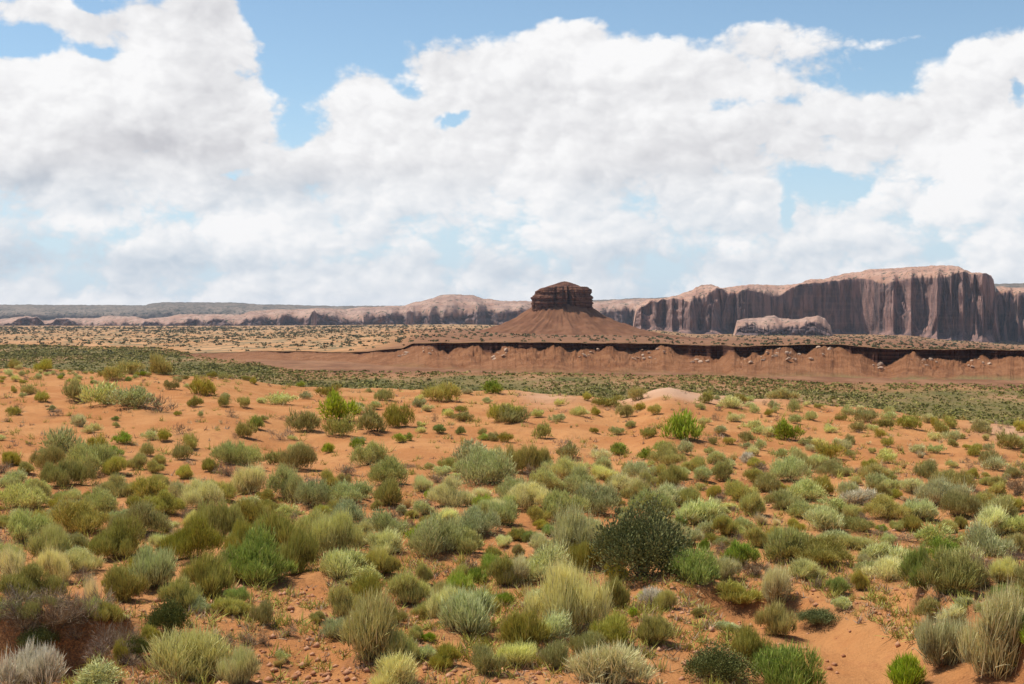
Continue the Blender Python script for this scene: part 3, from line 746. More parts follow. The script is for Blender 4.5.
M['dead'] = mat_foliage('dry_twig_foliage', (0.36, 0.26, 0.155), (0.08, 0.055, 0.038), (0.46, 0.36, 0.22), 0.04)
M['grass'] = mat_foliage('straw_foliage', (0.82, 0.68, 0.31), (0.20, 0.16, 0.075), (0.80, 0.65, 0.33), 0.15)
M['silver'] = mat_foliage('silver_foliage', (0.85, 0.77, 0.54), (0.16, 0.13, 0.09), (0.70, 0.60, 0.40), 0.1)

def foliage_arrays(kind, frac, wmul, lmul=1.0, cmul=1.0):
    K = dict(KINDS[kind]); n = int(K['n'] * frac); K['L'] = (K['L'][0] * lmul, K['L'][1] * lmul); K['clumps'] = int(K['clumps'] * cmul)
    # clumps: directions on the dome with their own reach, so the outline is uneven
    nc = K['clumps']
    ph = RNG.uniform(0, 2 * np.pi, nc); cz = RNG.uniform(0.02, 1.0, nc)
    cd = np.stack([np.sqrt(1 - cz ** 2) * np.cos(ph), np.sqrt(1 - cz ** 2) * np.sin(ph), cz], -1)
    reach = RNG.uniform(0.66, 1.08, nc)
    ci = RNG.integers(0, nc, n)
    d = cd[ci] + RNG.normal(size=(n, 3)) * 0.24; d[:, 2] = np.abs(d[:, 2]); d /= np.linalg.norm(d, axis=1)[:, None]
    L = RNG.uniform(*K['L'], n)
    big = cmul > 1.5
    nh = 1 if kind in ('grass',) else int(RNG.integers(10, 17) if big else RNG.integers(5, 10))
    ha = RNG.uniform(0, 6.28, nh); hr = RNG.uniform(0, 1, nh) ** 0.6 * (0.80 if big else 0.66)
    hs = RNG.uniform(0.24, 0.46, nh) if big else RNG.uniform(0.30, 0.60, nh); hv = hs * RNG.uniform(0.75, 1.5, nh)
    hz_ = (1 - hr) * RNG.uniform(0.15, 0.55, nh)
    hs[0] = 0.62; hv[0] = 0.62; hr[0] = 0.12; hz_[0] = 0
    if kind == 'leafy':
        nh = 7; ha = np.arange(7) * 1.05 + 0.4; hr = np.array([0, .45, .5, .42, .5, .46, .44]); hs = np.array([.62, .55, .5, .6, .48, .55, .5]); hv = np.array([1.0, .78, .7, .86, .66, .8, .74])
    if kind == 'leafy': hz_ = (1 - hr) * 0.25
    if nh == 1: hr[0] = 0; hs[0] = 1; hv[0] = 1; hz_[0] = 0
    pw = hs ** 2; hi = RNG.choice(nh, n, p=pw / pw.sum())
    rs = np.clip(reach[ci] * (1 + RNG.normal(0, K['loose'] * 0.5, n)), 0.4, 1.25)
    fill = RNG.uniform(0, 1, n) ** 0.30
    inner = K['inner']
    end = rs * (inner + (1 - inner) * fill)
    dr = d * (1 - K['up'] * 0.75) + np.array([0, 0, 1.0]) * K['up'] * 0.75 + RNG.normal(size=(n, 3)) * 0.22
    dr /= np.linalg.norm(dr, axis=1)[:, None]
    if kind == 'grass':
        dr = d * 0.5 + np.array([0, 0, 0.6]) + RNG.normal(size=(n, 3)) * 0.08; dr /= np.linalg.norm(dr, axis=1)[:, None]
        p0 = d * np.array([0.18, 0.18, 0.02]) * RNG.uniform(0, 1, (n, 1)); 
        L = L * rs
    else:
        p0 = d * end[:, None] - dr * L[:, None] * 0.85
        p0[:, 2] = np.maximum(p0[:, 2], 0.0)
    # the lower skirt is thin and shows the woody stems
    if kind not in ('grass', 'dead'):
        kp = RNG.uniform(0, 1, n) < 0.22 + 0.9 * sst(0.12, 0.5, end * d[:, 2])
        p0, dr, L, d = p0[kp], dr[kp], L[kp], d[kp]; n = len(L)
        hi = hi[kp]
    if kind != 'grass':
        p0 = p0 * np.stack([hs[hi], hs[hi], hv[hi]], -1) + np.stack([np.cos(ha[hi]) * hr[hi], np.sin(ha[hi]) * hr[hi], hz_[hi]], -1)
    bend = RNG.uniform(-0.5, 0.5, n) if kind != 'grass' else RNG.uniform(-1.0, 0.1, n)
    W = K['W'] * wmul * RNG.uniform(0.6, 1.3, n)
    V, Ft, tt, rn = blades(p0, dr, L, W, bend, RNG.uniform(0, 1, n), d)
    V[:, 2] = np.maximum(V[:, 2], -0.02)
    if kind != 'grass':
        V[:, :2] /= np.percentile(np.hypot(V[:, 0], V[:, 1]), 96); V[:, 2] /= np.percentile(V[:, 2], 98)
    return V, Ft, tt, rn

NEAR = {}; MID = {}; BIG = {}
def make_kind_meshes():
    for kind, K in KINDS.items():
        NEAR[kind] = []; MID[kind] = []
        for v in range(5 if kind not in ('leafy', 'silver', 'grass') else 2):
            V, Ft, tt, rn = foliage_arrays(kind, 1.0, 1.0)
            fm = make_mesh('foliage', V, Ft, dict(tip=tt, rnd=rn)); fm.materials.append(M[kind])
            tv, tf = twigs(K['stems'], 0.95 if kind != 'grass' else 0.3, 0.85, 0.016 if kind != 'leafy' else 0.02)
            sm = make_mesh('stems', tv, tf); sm.materials.append(M['bark'])
            NEAR[kind].append((fm, sm))
        BIG[kind] = []
        for v in range(4 if kind in ('olive', 'sage', 'pale') else 2 if kind == 'green' else 0):
            V, Ft, tt, rn = foliage_arrays(kind, 2.2, 0.72, 0.55 if kind != 'grass' else 1, 2.2)
            fm = make_mesh('foliage', V, Ft, dict(tip=tt, rnd=rn)); fm.materials.append(M[kind])
            tv, tf = twigs(int(K['stems'] * 1.8), 0.95, 0.85, 0.010)
            sm = make_mesh('stems', tv, tf); sm.materials.append(M['bark'])
            BIG[kind].append((fm, sm))
        for v in range(8):
            V, Ft, tt, rn = foliage_arrays(kind, 0.38, 1.7, 0.85)
            tv, tf = twigs(max(6, K['stems'] // 4), 0.9, 0.8, 0.02)
            VV = np.vstack([V, tv]); FF = np.vstack([Ft, tf + len(V)])
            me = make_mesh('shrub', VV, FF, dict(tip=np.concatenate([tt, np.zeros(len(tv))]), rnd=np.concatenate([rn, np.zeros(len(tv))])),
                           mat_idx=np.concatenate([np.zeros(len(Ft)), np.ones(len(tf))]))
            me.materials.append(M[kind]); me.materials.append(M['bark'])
            MID[kind].append(me)
make_kind_meshes()

# every shrub read off the photograph: px, py of the foot, width, height, kind
O, S, P, G, X_, E, R_, W_ = 'olive', 'sage', 'pale', 'green', 'leafy', 'dead', 'grass', 'silver'
SHRUBS = [
 (645,588,88,74,X_),(693,590,58,34,G),(620,588,26,20,O),
 (161,378,35,22,O),(100,368,28,14,O),(15,366,18,9,O),(40,369,28,12,O),(193,372,42,12,G),(219,373,24,11,O),(110,383,26,16,O),(130,372,22,14,O),(171,391,14,10,O),(196,399,32,18,O),
 (75,403,27,25,O),(108,410,52,24,S),(132,412,40,22,S),(157,417,36,20,E),(30,396,18,10,O),(43,404,16,11,O),(19,413,12,9,E),(50,419,20,9,E),
 (222,408,14,20,O),(230,418,11,12,E),(243,409,13,12,O),(121,446,20,12,G),(163,443,14,18,O),(180,437,22,12,E),(190,452,20,22,O),(184,462,20,16,O),(245,440,20,17,O),
 (65,458,42,27,S),(45,472,32,22,O),(90,453,26,15,O),(88,481,50,32,S),(110,479,24,19,O),(12,468,20,14,O),(23,476,17,12,O),(66,491,46,26,O),
 (144,458,18,14,O),(138,472,20,16,O),(152,476,18,13,O),(160,467,14,12,O),(225,468,36,24,S),(243,470,32,22,S),(211,474,17,15,O),(184,481,18,13,O),(248,498,32,30,P),
 (115,502,42,22,P),(147,502,32,22,O),(175,503,26,18,P),(134,514,28,15,O),(15,514,46,24,S),(35,506,36,22,O),(200,513,40,28,P),(222,503,22,18,O),
 (329,400,26,13,O),(382,403,20,13,O),(441,405,34,20,O),(495,396,25,14,G),(420,408,16,9,S),(281,408,32,12,S),(339,424,36,30,G),(305,436,32,22,O),(337,439,32,20,O),
 (375,436,34,24,O),(397,431,30,30,O),(280,443,22,14,E),(328,455,13,15,G),(296,474,34,25,O),(272,468,24,15,O),(367,470,36,24,S),(391,490,42,28,S),(438,487,26,12,E),
 (465,466,36,22,S),(478,492,62,38,S),(434,423,12,10,E),(462,423,20,9,O),(438,435,14,9,G),(459,436,12,8,G),(484,438,11,8,O),(399,444,13,9,G),(407,442,10,10,G),
 (507,426,34,20,O),(505,444,16,10,O),(285,505,42,34,S),(308,511,38,26,S),(344,489,15,14,O),(326,491,22,18,O),(390,508,30,26,O),(450,512,46,30,P),
 (515,427,30,18,O),(540,441,20,20,O),(556,424,16,8,S),(565,452,28,12,E),(565,462,30,14,O),(527,478,40,28,O),(597,417,12,9,O),(626,419,17,14,O),(612,412,34,12,O),(638,413,14,9,O),
 (580,418,18,10,P),(638,402,18,14,O),(705,405,16,20,O),(733,411,24,12,P),(688,445,42,28,G),(648,440,17,11,O),(618,437,16,8,S),(630,429,12,7,S),(645,461,15,14,G),(668,469,32,22,O),
 (685,456,17,16,S),(698,475,26,16,O),(629,474,12,9,O),(647,490,19,16,O),(673,490,26,22,O),(746,465,14,14,W_),(725,483,22,24,O),(713,500,17,12,O),(745,445,20,12,O),
 (790,443,26,22,G),(802,474,27,20,O),(831,462,26,18,O),(811,422,18,9,P),(865,425,28,14,O),(910,431,24,14,O),(885,430,20,10,O),(945,437,24,14,O),(988,436,24,14,O),(1010,452,26,18,O),
 (888,448,12,11,O),(853,446,13,10,O),(988,466,26,14,O),(875,483,26,16,O),(883,502,18,15,O),(778,470,10,9,O),(930,482,22,22,O),(913,496,22,14,S),(1000,490,18,12,O),(955,496,38,22,O),
 (861,509,36,17,W_),(812,507,46,22,S),(945,511,48,26,P),(905,470,12,14,R_),(992,506,14,12,O),(975,480,14,10,O),(785,402,30,12,O),(760,436,18,9,S),(720,436,16,8,S),
 (120,607,37,32,O),(178,616,38,32,O),(150,594,52,38,S),(203,603,44,42,O),(224,585,32,28,O),(188,565,52,42,O),(112,565,54,40,O),(52,568,44,36,O),(28,608,62,38,O),(85,616,46,42,R_),
 (8,592,28,40,P),(165,642,36,36,X_),(235,620,34,17,O),(222,652,20,18,E),(244,651,24,14,E),(190,690,74,48,P),(236,692,38,36,P),(18,698,66,44,W_),(118,666,18,20,O),(95,697,60,26,S),(50,588,34,34,P),
 (135,540,50,32,O),(75,540,60,34,O),(20,548,46,32,S),(215,545,46,38,O),(240,560,36,34,O),(163,520,40,24,O),(92,520,44,26,S),(250,530,34,26,O),
 (432,562,62,40,S),(276,560,46,46,O),(297,580,44,46,O),(335,560,50,42,P),(368,580,36,26,O),(388,578,20,18,O),(423,587,17,20,O),(461,588,23,20,O),(503,592,36,30,O),(341,624,36,34,O),(367,607,32,28,O),
 (405,612,46,32,O),(372,670,62,66,O),(403,668,32,30,O),(463,642,62,42,S),(452,628,44,36,P),(494,616,18,15,O),(441,603,22,17,O),(262,630,22,24,O),(262,650,20,16,E),(287,640,18,14,E),(486,680,34,26,O),(398,700,56,34,P),
 (415,645,15,15,O),(514,655,28,36,O),(310,545,38,30,O),(350,532,44,26,S),(390,540,36,24,S),(480,540,44,26,S),(505,530,36,24,S),(448,530,30,18,P),(492,565,26,14,O),
 (570,572,62,54,P),(580,578,42,30,O),(566,643,78,68,P),(545,650,40,30,S),(616,614,36,30,O),(655,610,24,18,W_),(664,614,22,20,O),(527,660,44,42,O),(615,652,38,32,O),(652,650,36,28,O),(556,674,26,26,O),
 (607,698,74,40,P),(708,556,14,15,G),(736,572,40,24,G),(755,582,36,18,E),(735,618,46,20,O),(733,636,28,9,S),(722,690,62,34,X_),(755,668,40,34,O),(518,560,15,13,O),(515,590,26,28,P),(728,540,26,20,O),
 (795,535,19,13,O),(855,537,50,14,O),(822,573,62,26,O),(805,582,42,20,P),(953,536,22,13,O),(993,562,46,32,S),(778,610,32,36,P),(778,642,36,32,O),(820,632,42,14,X_),(838,598,22,17,G),(861,594,18,20,O),
 (895,586,54,22,P),(927,594,36,40,G),(952,602,50,44,O),(981,594,42,34,E),(978,596,40,30,O),(1008,590,36,26,P),(952,672,52,50,P),(1005,688,66,88,P),(915,698,52,32,G),(790,702,84,44,G),(883,607,10,8,O),
 (845,612,22,10,S),(1015,560,30,22,O),(700,530,40,26,S),(650,520,46,26,S),(600,520,50,30,S),(560,525,48,28,S),(530,515,44,26,P),(580,500,46,26,P),(620,500,42,22,P),(670,512,40,22,S),(690,515,36,22,O),
 (545,498,36,24,S),(510,505,40,26,S),(640,505,30,20,O),(755,520,36,24,O),(785,515,34,20,O),(765,495,28,18,O),(835,520,34,18,S),(890,525,40,22,O),(925,525,34,20,S),(965,520,40,24,O),(1005,525,36,24,O),(740,505,30,20,O),
 (30,652,44,22,O),(78,660,54,30,E),(108,642,34,20,O),(55,636,60,18,E),(12,640,40,24,E),(128,655,30,24,E),
 (20,668,40,28,E),(48,664,44,26,E),(74,676,36,24,E),(98,668,40,28,E),(122,672,34,24,E),(36,680,36,22,X_),(66,656,34,22,E),(135,664,28,20,X_),(5,655,36,24,E),
 (15,652,52,36,E),(46,648,54,34,E),(84,650,54,38,E),(112,656,44,32,E),(60,668,44,30,E),(28,675,40,26,E),
 (410,470,22,5,E),(440,560,40,14,E),(905,545,30,9,E),(700,620,14,8,O),
]
KNAME = {'olive': ('rabbitbrush', 'olive', 'shrub'), 'sage': ('sagebrush', 'grey-green', 'shrub'), 'pale': ('pale_rabbitbrush', 'pale yellow-green', 'shrub'),
         'green': ('green_shrub', 'bright green', 'shrub'), 'leafy': ('leafy_bush', 'dark leafy', 'bush'), 'dead': ('dead_shrub', 'leafless brown', 'dead shrub'),
         'grass': ('straw_grass_clump', 'straw coloured', 'grass clump'), 'silver': ('silver_shrub', 'silvery white', 'shrub')}
NOUN = {'olive': 'rounded shrub', 'sage': 'sagebrush', 'pale': 'feathery shrub', 'green': 'shrub', 'leafy': 'bush', 'dead': 'twiggy shrub', 'grass': 'grass clump', 'silver': 'shrub'}
LAND = [(645, 560, 'the large dark leafy bush'), (700, 575, 'the bright green shrub beside the dark bush'), (566, 610, 'the tall pale shrub with bare grey stems'), (60, 635, 'the dark undercut bank'),
        (157, 405, 'the brown twig heap'), (668, 398, 'the pale sand mound'), (810, 650, 'the sandy wash'), (861, 500, 'the silvery white shrub'), (688, 430, 'the green shrub on open sand'),
        (372, 640, 'the tall dark olive shrub near the bottom'), (339, 410, 'the tallest shrub of the sand slope'), (1005, 640, 'the big pale shrub in the bottom right corner'), (190, 665, 'the pale shrub at the bottom left'),
        (432, 545, 'the broad grey-green dome of sagebrush'), (930, 570, 'the green clump above the wash bank'), (85, 590, 'the straw grass clump'), (478, 480, 'the wide sagebrush on the open slope'),
        (802, 465, 'the lone dark round shrub at right'), (88, 465, 'the grey sagebrush pair at left'), (296, 460, 'the dark olive pair on the sand'), (18, 680, 'the silvery shrub in the bottom left corner'),
        (441, 395, 'the round shrub on the sand crest'), (952, 655, 'the pale shrub beside the wash cut')]
SPECIAL = {(645, 590): 'largest bush, dense dark green leaves, right of centre above the wash', (693, 590): 'bright green low shrub tucked against the right side of the dark leafy bush',
           (566, 643): 'tall pale shrub with bare grey stems near the bottom centre', (157, 417): 'heap-like brown twig shrub beside grey brush on the left sand crest',
           (861, 509): 'silvery white low shrub on the right slope', (372, 670): 'tall dark olive shrub near the bottom, left of centre', (1005, 688): 'big pale feathery shrub in the bottom right corner',
           (18, 698): 'silvery grey brush in the bottom left corner', (85, 616): 'straw coloured grass clump above the dark undercut bank', (432, 562): 'broad grey-green dome of sagebrush left of centre',
           (441, 405): 'round olive shrub standing alone on the sand crest', (688, 445): 'wide green shrub alone on open sand below the pale mound', (802, 474): 'dark round shrub alone on the right sand slope',
           (190, 690): 'large pale feathery shrub at the bottom left', (952, 672): 'pale shrub growing beside the cut of the wash'}

items = []         # px, py, w, h, kind, listed
for s in SHRUBS: items.append((*s, True))
# scattered small neighbours, drawn by zone
def zone_density(px, py):
    lft = I(px, [(0, 1), (230, 1), (420, 0.7)])
    v = 0.10
    v += 0.85 * sst(485, 515, py) * (1 - sst(545, 585, py)) * (1 if px < 430 else 0.9)
    if 430 < px < 720: v += 0.9 * sst(455, 480, py) * (1 - sst(535, 555, py))
    if px > 700: v += 0.30 + 0.30 * sst(470, 500, py) * (1 - sst(545, 560, py))
    if px < 280 and py < 385: v += 0.9
    if 550 < px < 700 and 405 < py < 460: v *= 0.4
    if 655 < px < 935 and py > 592: v *= 0.03
    if py < 470 and px > 230: v *= 0.6
    if 250 < px < 380 and 610 < py: v *= 0.25
    return v
occ = [(a, b, w) for a, b, w, h, k in SHRUBS]
tries = 0; filler = 0
while filler < 800 and tries < 120000:
    tries += 1
    px = random.uniform(-45, 1070); yc = float(I(px, CREST_Y))
    py = yc + 1 + (680 - yc) * random.random() ** 1.25
    if random.random() > zone_density(px, py): continue
    k = random.choices(['olive', 'sage', 'pale', 'green', 'dead', 'grass'], [21, 26, 16, 12, 14, 7])[0]
    if px > 720 and py < 520: k = random.choices(['olive', 'sage', 'dead', 'grass', 'pale'], [24, 22, 18, 8, 16])[0]
    d = 3.1 * F / (py - HY)
    wm = random.uniform(0.22, 0.55) if py < 470 else random.choice([random.uniform(0.2, 0.45), random.uniform(0.35, 0.85)]) if py < 600 else random.uniform(0.14, 0.38)
    w = wm * F / d
    if k in ('dead', 'grass'): w *= 0.7
    gx, gd = (px - CX) / F * d, d
    if py > 590 and wash_m(np.array([gx]), np.array([gd]))[0] < 1.0: continue
    if any(abs(px - a) < (w + c) * 0.30 and abs(py - b) < (w + c) * 0.13 for a, b, c in occ): continue
    occ.append((px, py, w)); h = w * random.uniform(0.4, 0.7)
    items.append((px, py, w, h, k, False)); filler += 1

LITTER_SHADE = []; placed = []  # spots of litter and painted shade under the shrubs
for px, py, w, h, k, listed in items:
    g = ground_at(px, min(py - 0.06 * w, 715), 8.0, 130.0)
    if g is None: g = ground_at(px, py + 3, 8.0, 130.0)
    if g is None: continue
    if py < 480: h = min(h, 0.80 * w)
    elif py < 560: h = min(h, 0.9 * w)
    if py > 684:
        g = ground_at(px, py - 0.06 * w, 8.0, 130.0) or g
    x, y, z = g
    rx = w / 2 / F * y * (1.08 if listed else 1.02); hz = h / F * y * (0.95 if listed else 1.0)
    LITTER_SHADE.append((x, y + rx * 0.3, rx)); placed.append((px, py, x, y + rx * 0.35, rx, hz, k, listed))
build_ground()

# labels
def size_word(rx):
    return 'tiny' if rx < 0.13 else 'small' if rx < 0.26 else 'medium sized' if rx < 0.45 else 'large'
def rel(px, py, own):
    best = None
    for lx, ly, nm in LAND:
        if abs(lx - own[0]) < 22 and abs(ly - own[1]) < 30: continue
        dd = math.hypot(px - lx, (py - ly) * 1.3)
        if best is None or dd < best[0]: best = (dd, lx, ly, nm)
    dd, lx, ly, nm = best
    dx, dy = px - lx, py - ly
    far = 'well ' if dd > 80 else ''
    if abs(dx) > abs(dy) * 1.6: r = (far + 'left of ') if dx < 0 else (far + 'right of ')
    elif abs(dx) < abs(dy) * 0.5: r = ('behind ' if dy < 0 else 'in front of ')
    else: r = ('behind and ' if dy < 0 else 'in front and ') + ('left of ' if dx < 0 else 'right of ')
    return r + nm
def zone_name(px, py):
    side = 'left' if px < 340 else 'centre' if px < 680 else 'right'
    if py < 400: return 'along the far sand crest at ' + side
    if py < 470: return 'on the open sand slope at ' + side
    if py < 570: return 'in the thick scrub belt at ' + side
    return 'among the nearest shrubs at ' + side
labels = {}
for i, (px, py, x, y, rx, hz, k, listed) in enumerate(placed):
    if (px, py) in SPECIAL: labels[i] = SPECIAL[(px, py)]
    elif listed: labels[i] = f'{size_word(rx)} {KNAME[k][1]} {NOUN[k]} {rel(px, py - hz / y * F / 2, (px, py - hz / y * F / 2))}'
    else: labels[i] = f'{"minor" } {KNAME[k][1]} {NOUN[k]} {zone_name(px, py)}'.replace('minor', 'little')
by = {}
for i, l in labels.items():
    if placed[i][7]: by.setdefault(l, []).append(i)
ORD = ['leftmost', 'second from left', 'third from left', 'fourth from left', 'fifth from left', 'sixth from left', 'seventh from left', 'eighth from left']
for l, ids in by.items():
    if len(ids) > 1:
        ids.sort(key=lambda i: placed[i][0])
        for r, i in enumerate(ids):
            o_ = ORD[r] if r < len(ids) - 1 else 'rightmost'
            if len(ids) == 2: o_ = ('left', 'right')[r] + ' one of two:'
            else: o_ += ':'
            labels[i] = ' '.join((o_ + ' ' + l).split()[:19])
for i in labels:
    w_ = labels[i].split()
    if len(w_) > 16:
        t = labels[i].replace('well ', '').replace(' and ', ' ').replace('medium sized', 'mid-sized').replace(' the ', ' ').replace(' one of two:', ' of two')
        labels[i] = ' '.join(t.split()[:16])

def copy_thing(root):
    r = root.copy(); C.objects.link(r)
    for ch in root.children:
        c = ch.copy(); C.objects.link(c); c.parent = r
    return r
protos = {}
for i, (px, py, x, y, rx, hz, k, listed) in enumerate(placed):
    z = float(height(np.array([x]), np.array([y]))[0])
    nm = KNAME[k][0]
    wpx = 2 * rx / y * F
    if y < 34 and wpx > 14:
        pool = BIG if rx > 0.34 and BIG[k] and k != 'grass' else NEAR
        v = random.randrange(len(pool[k])); key = (k, v, pool is BIG)
        if key not in protos:
            root = bpy.data.objects.new(nm, None); C.objects.link(root); root.empty_display_size = 0.2
            fm, sm = pool[k][v]
            link('foliage', fm, M[k], root); link('stems', sm, M['bark'], root)
            protos[key] = root; o = root
        else: o = copy_thing(protos[key])
    else:
        me = random.choice(MID[k]); o = bpy.data.objects.new(nm, me); C.objects.link(o)
    o.location = (x, y, z + 0.01)
    o.rotation_euler = (random.uniform(-.06, .06), random.uniform(-.06, .06), random.uniform(0, 6.28))
    hh = hz * (1.0 if k != 'grass' else 1.1)
    o.scale = (rx * 1.02, rx * 1.02, hh * 0.98)
    o['label'] = labels[i]; o['category'] = KNAME[k][2]
    o['group'] = {'olive': 'olive shrubs on the sand', 'sage': 'grey-green sagebrush', 'pale': 'pale feathery shrubs', 'green': 'bright green shrubs', 'leafy': 'dark leafy bushes', 'dead': 'leafless shrubs', 'grass': 'straw grass clumps', 'silver': 'silvery shrubs'}[k]
    if i % 100 == 0: bpy.context.view_layer.update()
bpy.context.view_layer.update()
print('shrubs', len(placed), {k: sum(1 for p in placed if p[6] == k) for k in KINDS})

# ------------------------------------------------------------------ big landforms
ledge = build_ledge()
build_mesas(); build_spires(); build_butte()

# ------------------------------------------------------------------ distant scrub and ground stuff
def scatter_scrub(name, xs, ys, rad, mat, lab, nb=9, flat=0.75):
    n = len(xs); zs = height(xs, ys, False)
    k = n * nb
    idx = np.repeat(np.arange(n), nb)
    d = RNG.normal(size=(k, 3)); d[:, 2] = np.abs(d[:, 2]) + 0.15; d /= np.linalg.norm(d, axis=1)[:, None]
    c = np.stack([xs, ys, zs], -1)[idx]
    r = rad[idx][:, None]
    p0 = c + d * r * np.array([0.75, 0.75, 0.5 * flat])
    a = RNG.normal(size=(k, 3)); a /= np.linalg.norm(a, axis=1)[:, None]
    b = np.cross(a, d); b /= np.linalg.norm(b, axis=1)[:, None] + 1e-6
    s = r * RNG.uniform(0.35, 0.65, (k, 1))
    V = np.stack([p0 + a * s, p0 + b * s * 0.9, p0 - (a + b) * s * 0.6], 1)
    Ft = np.arange(k * 3).reshape(-1, 3)
    rn = np.repeat(RNG.uniform(0, 1, n)[idx], 3)
    me = make_mesh(name, V.reshape(-1, 3), Ft, dict(tip=np.clip(d[:, 2] * 1.1, 0, 1).repeat(3), rnd=rn))
    return link(name, me, mat, kind='stuff', label=lab)

def mat_far(name, a, b, c):
    m, T, p, o, pos = newmat(name, 0.9, 0.1)
    r = T.attr('rnd')
    T.put(p.inputs['Base Color'], T.mix(T.ramp(r, 0.5, 1.0), T.mix(T.ramp(r, 0.0, 0.5), a, b), c))
    return m
def sample(n, px0, px1, d0, d1, pw=1.0):
    px = RNG.uniform(px0, px1, n); d = d0 + (d1 - d0) * RNG.uniform(0, 1, n) ** pw
    return px, d
# slope and valley behind the crest
px, d = sample(210000, -120, 1150, 66, 1950, 1.15)
dg = SI(px, [(-400, 1900), (0, 1850), (150, 1600), (230, 1150), (300, 900), (450, 880), (700, 860), (850, 780), (1024, 800), (1500, 800)])
dc = SI(px, CREST_D)
x = (px - CX) / F * d
keep = (d < dg * 1.03) & (d > dc + 4) & (RNG.uniform(0, 1, len(px)) < 0.30 + 0.75 * sst(-0.3, 0.25, fbm(x * 0.014, d * 0.006, 4, 601)))
px, d, x = px[keep], d[keep], x[keep]
M['scrub_far'] = mat_far('valley_scrub', (0.14, 0.13, 0.032), (0.23, 0.205, 0.05), (0.38, 0.30, 0.10))
scatter_scrub('valley_scrub', x, d, (0.35 + 1.2 * RNG.uniform(0, 1, len(x)) ** 3) * (0.75 + d / 1500), M['scrub_far'], 'green scrub covering the valley floor', 7)
# dots on the blonde plain and on the bench
px, d = sample(30000, -120, 1150, 980, 6200, 1.3)
x = (px - CX) / F * d
bl = 1 - sst(330, 470, px)
keep = (RNG.uniform(0, 1, len(px)) < (0.75 * bl * sst(1200, 1700, d) + 0.22 * (1 - bl) * sst(1, 1.05, d / lip_d(px)))) & (np.hypot(x - (561 - CX) / F * 2400, d - 2400) > 190)
keep &= RNG.uniform(0, 1, len(px)) < 0.25 + 0.9 * sst(-0.3, 0.3, fbm(x * 0.006, d * 0.003, 3, 611))
px, d, x = px[keep], d[keep], x[keep]
M['juniper_far'] = mat_far('plain_scrub', (0.07, 0.075, 0.035), (0.10, 0.10, 0.045), (0.17, 0.15, 0.07))
scatter_scrub('plain_scrub', x, d, RNG.uniform(0.8, 3.2, len(x)) * (0.6 + d / 2900), M['juniper_far'], 'dark low brush dotting the pale plain and the bench', 8, 0.9)

# tiny dry tufts and seedlings over the near sand
def tufts(name, n, mat, lab, dmax, rlo, rhi, nb=12, w=0.07):
    py = HY + (684 + 20 - HY) * RNG.uniform(0, 1, n) ** 0.9; px = RNG.uniform(-60, 1080, n)
    d = np.clip(3.1 * F / (py - HY), 9.5, dmax); x = (px - CX) / F * d
    z = height(x, d)
    ok = fbm(x * 0.6, d * 0.35, 3, 622) > RNG.uniform(-0.6, 0.5, n)
    ok &= wash_m(x, d) > 0.9
    x, d, z = x[ok], d[ok], z[ok]; n = len(x)
    idx = np.repeat(np.arange(n), nb); k = len(idx)
    r = RNG.uniform(rlo, rhi, n) * (0.7 + d / 60)
    dr = RNG.normal(size=(k, 3)) * 0.55 + np.array([0, 0, 0.8]); dr[:, 2] = np.abs(dr[:, 2]); dr /= np.linalg.norm(dr, axis=1)[:, None]
    p0 = np.stack([x, d, z], -1)[idx] + RNG.normal(size=(k, 3)) * np.array([0.25, 0.25, 0]) * r[idx][:, None]
    V, Ft, tt, rn = blades(p0, dr, r[idx] * RNG.uniform(0.5, 1.2, k), r[idx] * w, RNG.uniform(-.4, .1, k), RNG.uniform(0, 1, n)[idx])
    me = make_mesh(name, V, Ft, dict(tip=tt, rnd=rn)); link(name, me, mat, kind='stuff', label=lab)
tufts('dry_tufts', 3600, M['grass'], 'small dry grass tufts on the sand', 80, 0.05, 0.14)
tufts('dry_litter', 5200, M['dead'], 'fallen twigs and dead stems on the sand', 80, 0.05, 0.13, 9, 0.09)
tufts('green_seedlings', 7000, M['olive'], 'green seedlings between the shrubs', 80, 0.06, 0.2, 18, 0.05)

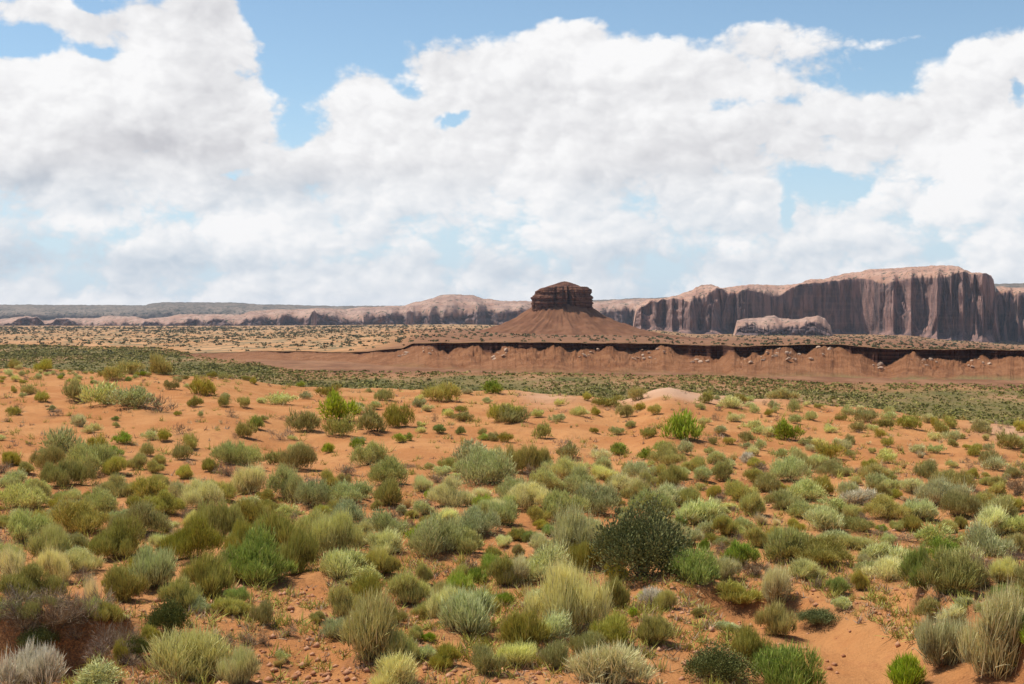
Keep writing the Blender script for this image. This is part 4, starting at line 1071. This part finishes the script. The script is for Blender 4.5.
# stones and clods
def stone_mesh(seed, cuts=6):
    r = np.random.default_rng(seed)
    import bmesh
    bm = bmesh.new(); bmesh.ops.create_icosphere(bm, subdivisions=2, radius=1.0)
    for _ in range(cuts):
        n = r.normal(size=3); n /= np.linalg.norm(n); h = r.uniform(0.45, 0.8)
        for v in bm.verts:
            k = v.co.dot(Vector(n))
            if k > h: v.co -= Vector(n) * (k - h)
    me = bpy.data.meshes.new('boulder'); bm.to_mesh(me); bm.free(); return me
def pebbles():
    n = 16000
    py = 470 + (705 - 470) * RNG.uniform(0, 1, n); px = RNG.uniform(-60, 1080, n)
    d = 3.1 * F / (py - HY); x = (px - CX) / F * d; z = height(x, d)
    ok = fbm(x * 0.35, d * 0.35, 3, 81) > RNG.uniform(-0.45, 0.35, n)
    ok &= (wash_m(x, d) > 1.0) | (RNG.uniform(0, 1, n) < 0.15)
    x, d, z = x[ok], d[ok], z[ok]; n = len(x)
    base = np.array([[1, 0, 0], [0, 1, 0], [-1, 0, 0], [0, -1, 0], [0, 0, 1], [0, 0, -1]], float)
    f = np.array([[0, 1, 4], [1, 2, 4], [2, 3, 4], [3, 0, 4], [1, 0, 5], [2, 1, 5], [3, 2, 5], [0, 3, 5]])
    r = 0.008 + 0.045 * RNG.uniform(0, 1, n) ** 3.5
    V = base[None] * RNG.uniform(0.55, 1.3, (n, 6, 1)) * r[:, None, None]
    V[:, :, 2] *= 0.7
    a = RNG.uniform(0, 6.28, n); c, s = np.cos(a)[:, None], np.sin(a)[:, None]
    Xr = V[:, :, 0] * c - V[:, :, 1] * s + x[:, None]; Yr = V[:, :, 0] * s + V[:, :, 1] * c + d[:, None]
    Zr = V[:, :, 2] + z[:, None] + r[:, None] * 0.2
    V = np.stack([Xr, Yr, Zr], -1).reshape(-1, 3)
    Ft = (f[None] + (np.arange(n) * 6)[:, None, None]).reshape(-1, 3)
    link('pebbles', make_mesh('pebbles', V, Ft), M['clod'], kind='stuff', label='clods and small stones strewn over the sand')
pebbles()

def boulders():
    pxs, dl, zl, zf, zv = ledge
    ms = [stone_mesh(s) for s in range(5)]
    for m_ in ms: m_.materials.append(M['stone'])
    clusters = [(405, 4, 6), (430, 6, 10), (640, 8, 16), (592, 5, 10), (785, 9, 22), (880, 6, 10), (925, 6, 12), (770, 5, 20), (985, 8, 14), (750, 4, 22), (505, 6, 12), (700, 5, 14), (825, 4, 12), (660, 4, 18)]
    for cx, n, sp in clusters:
        for _ in range(n):
            px = cx + random.gauss(0, sp * 0.5); j = int(np.clip((px - pxs[0]) / 0.45, 0, len(pxs) - 1))
            t = random.uniform(0.62, 0.99); d = dl[j] - 100 + 98 * t
            z = zv[j] - 0.6 + (zf[j] - zv[j] + 0.6) * (0.55 * t + 0.45 * t ** 1.6)
            o = bpy.data.objects.new('boulder', random.choice(ms)); C.objects.link(o)
            s = random.uniform(0.7, 2.1)
            o.location = ((px - CX) / F * d, d, z + 0.2); o.scale = (s * random.uniform(0.8, 1.5), s, s * random.uniform(0.5, 0.9))
            o.rotation_euler = (random.uniform(-.5, .5), random.uniform(-.5, .5), random.uniform(0, 6))
            side = 'left of' if cx < 540 else 'right of' if cx > 620 else 'below'
            o['label'] = f'tan fallen block on the rubble under the escarpment wall, {side} the butte'
            o['category'] = 'boulder'; o['group'] = 'fallen blocks below the escarpment'
boulders()

# ------------------------------------------------------------------ haze
def build_haze():
    V = np.array([[x, y, z] for x in (-17500, 17500) for y in (-17500, 17500) for z in (-160, 245)], float)
    Fq = np.array([[0, 1, 3, 2], [4, 6, 7, 5], [0, 4, 5, 1], [2, 3, 7, 6], [0, 2, 6, 4], [1, 5, 7, 3]])
    m = bpy.data.materials.new('haze'); m.use_nodes = True; m.node_tree.nodes.clear()
    T = NT(m.node_tree); out = T.node('ShaderNodeOutputMaterial'); v = T.node('ShaderNodeVolumePrincipled')
    v.inputs['Color'].default_value = (0.80, 0.88, 1.0, 1); v.inputs['Density'].default_value = 1.8e-5; v.inputs['Anisotropy'].default_value = 0.2
    T.l.new(v.outputs[0], out.inputs['Volume'])
    link('haze', make_mesh('haze', V, Fq), m, kind='stuff', label='thin blue haze over the desert')
build_haze()
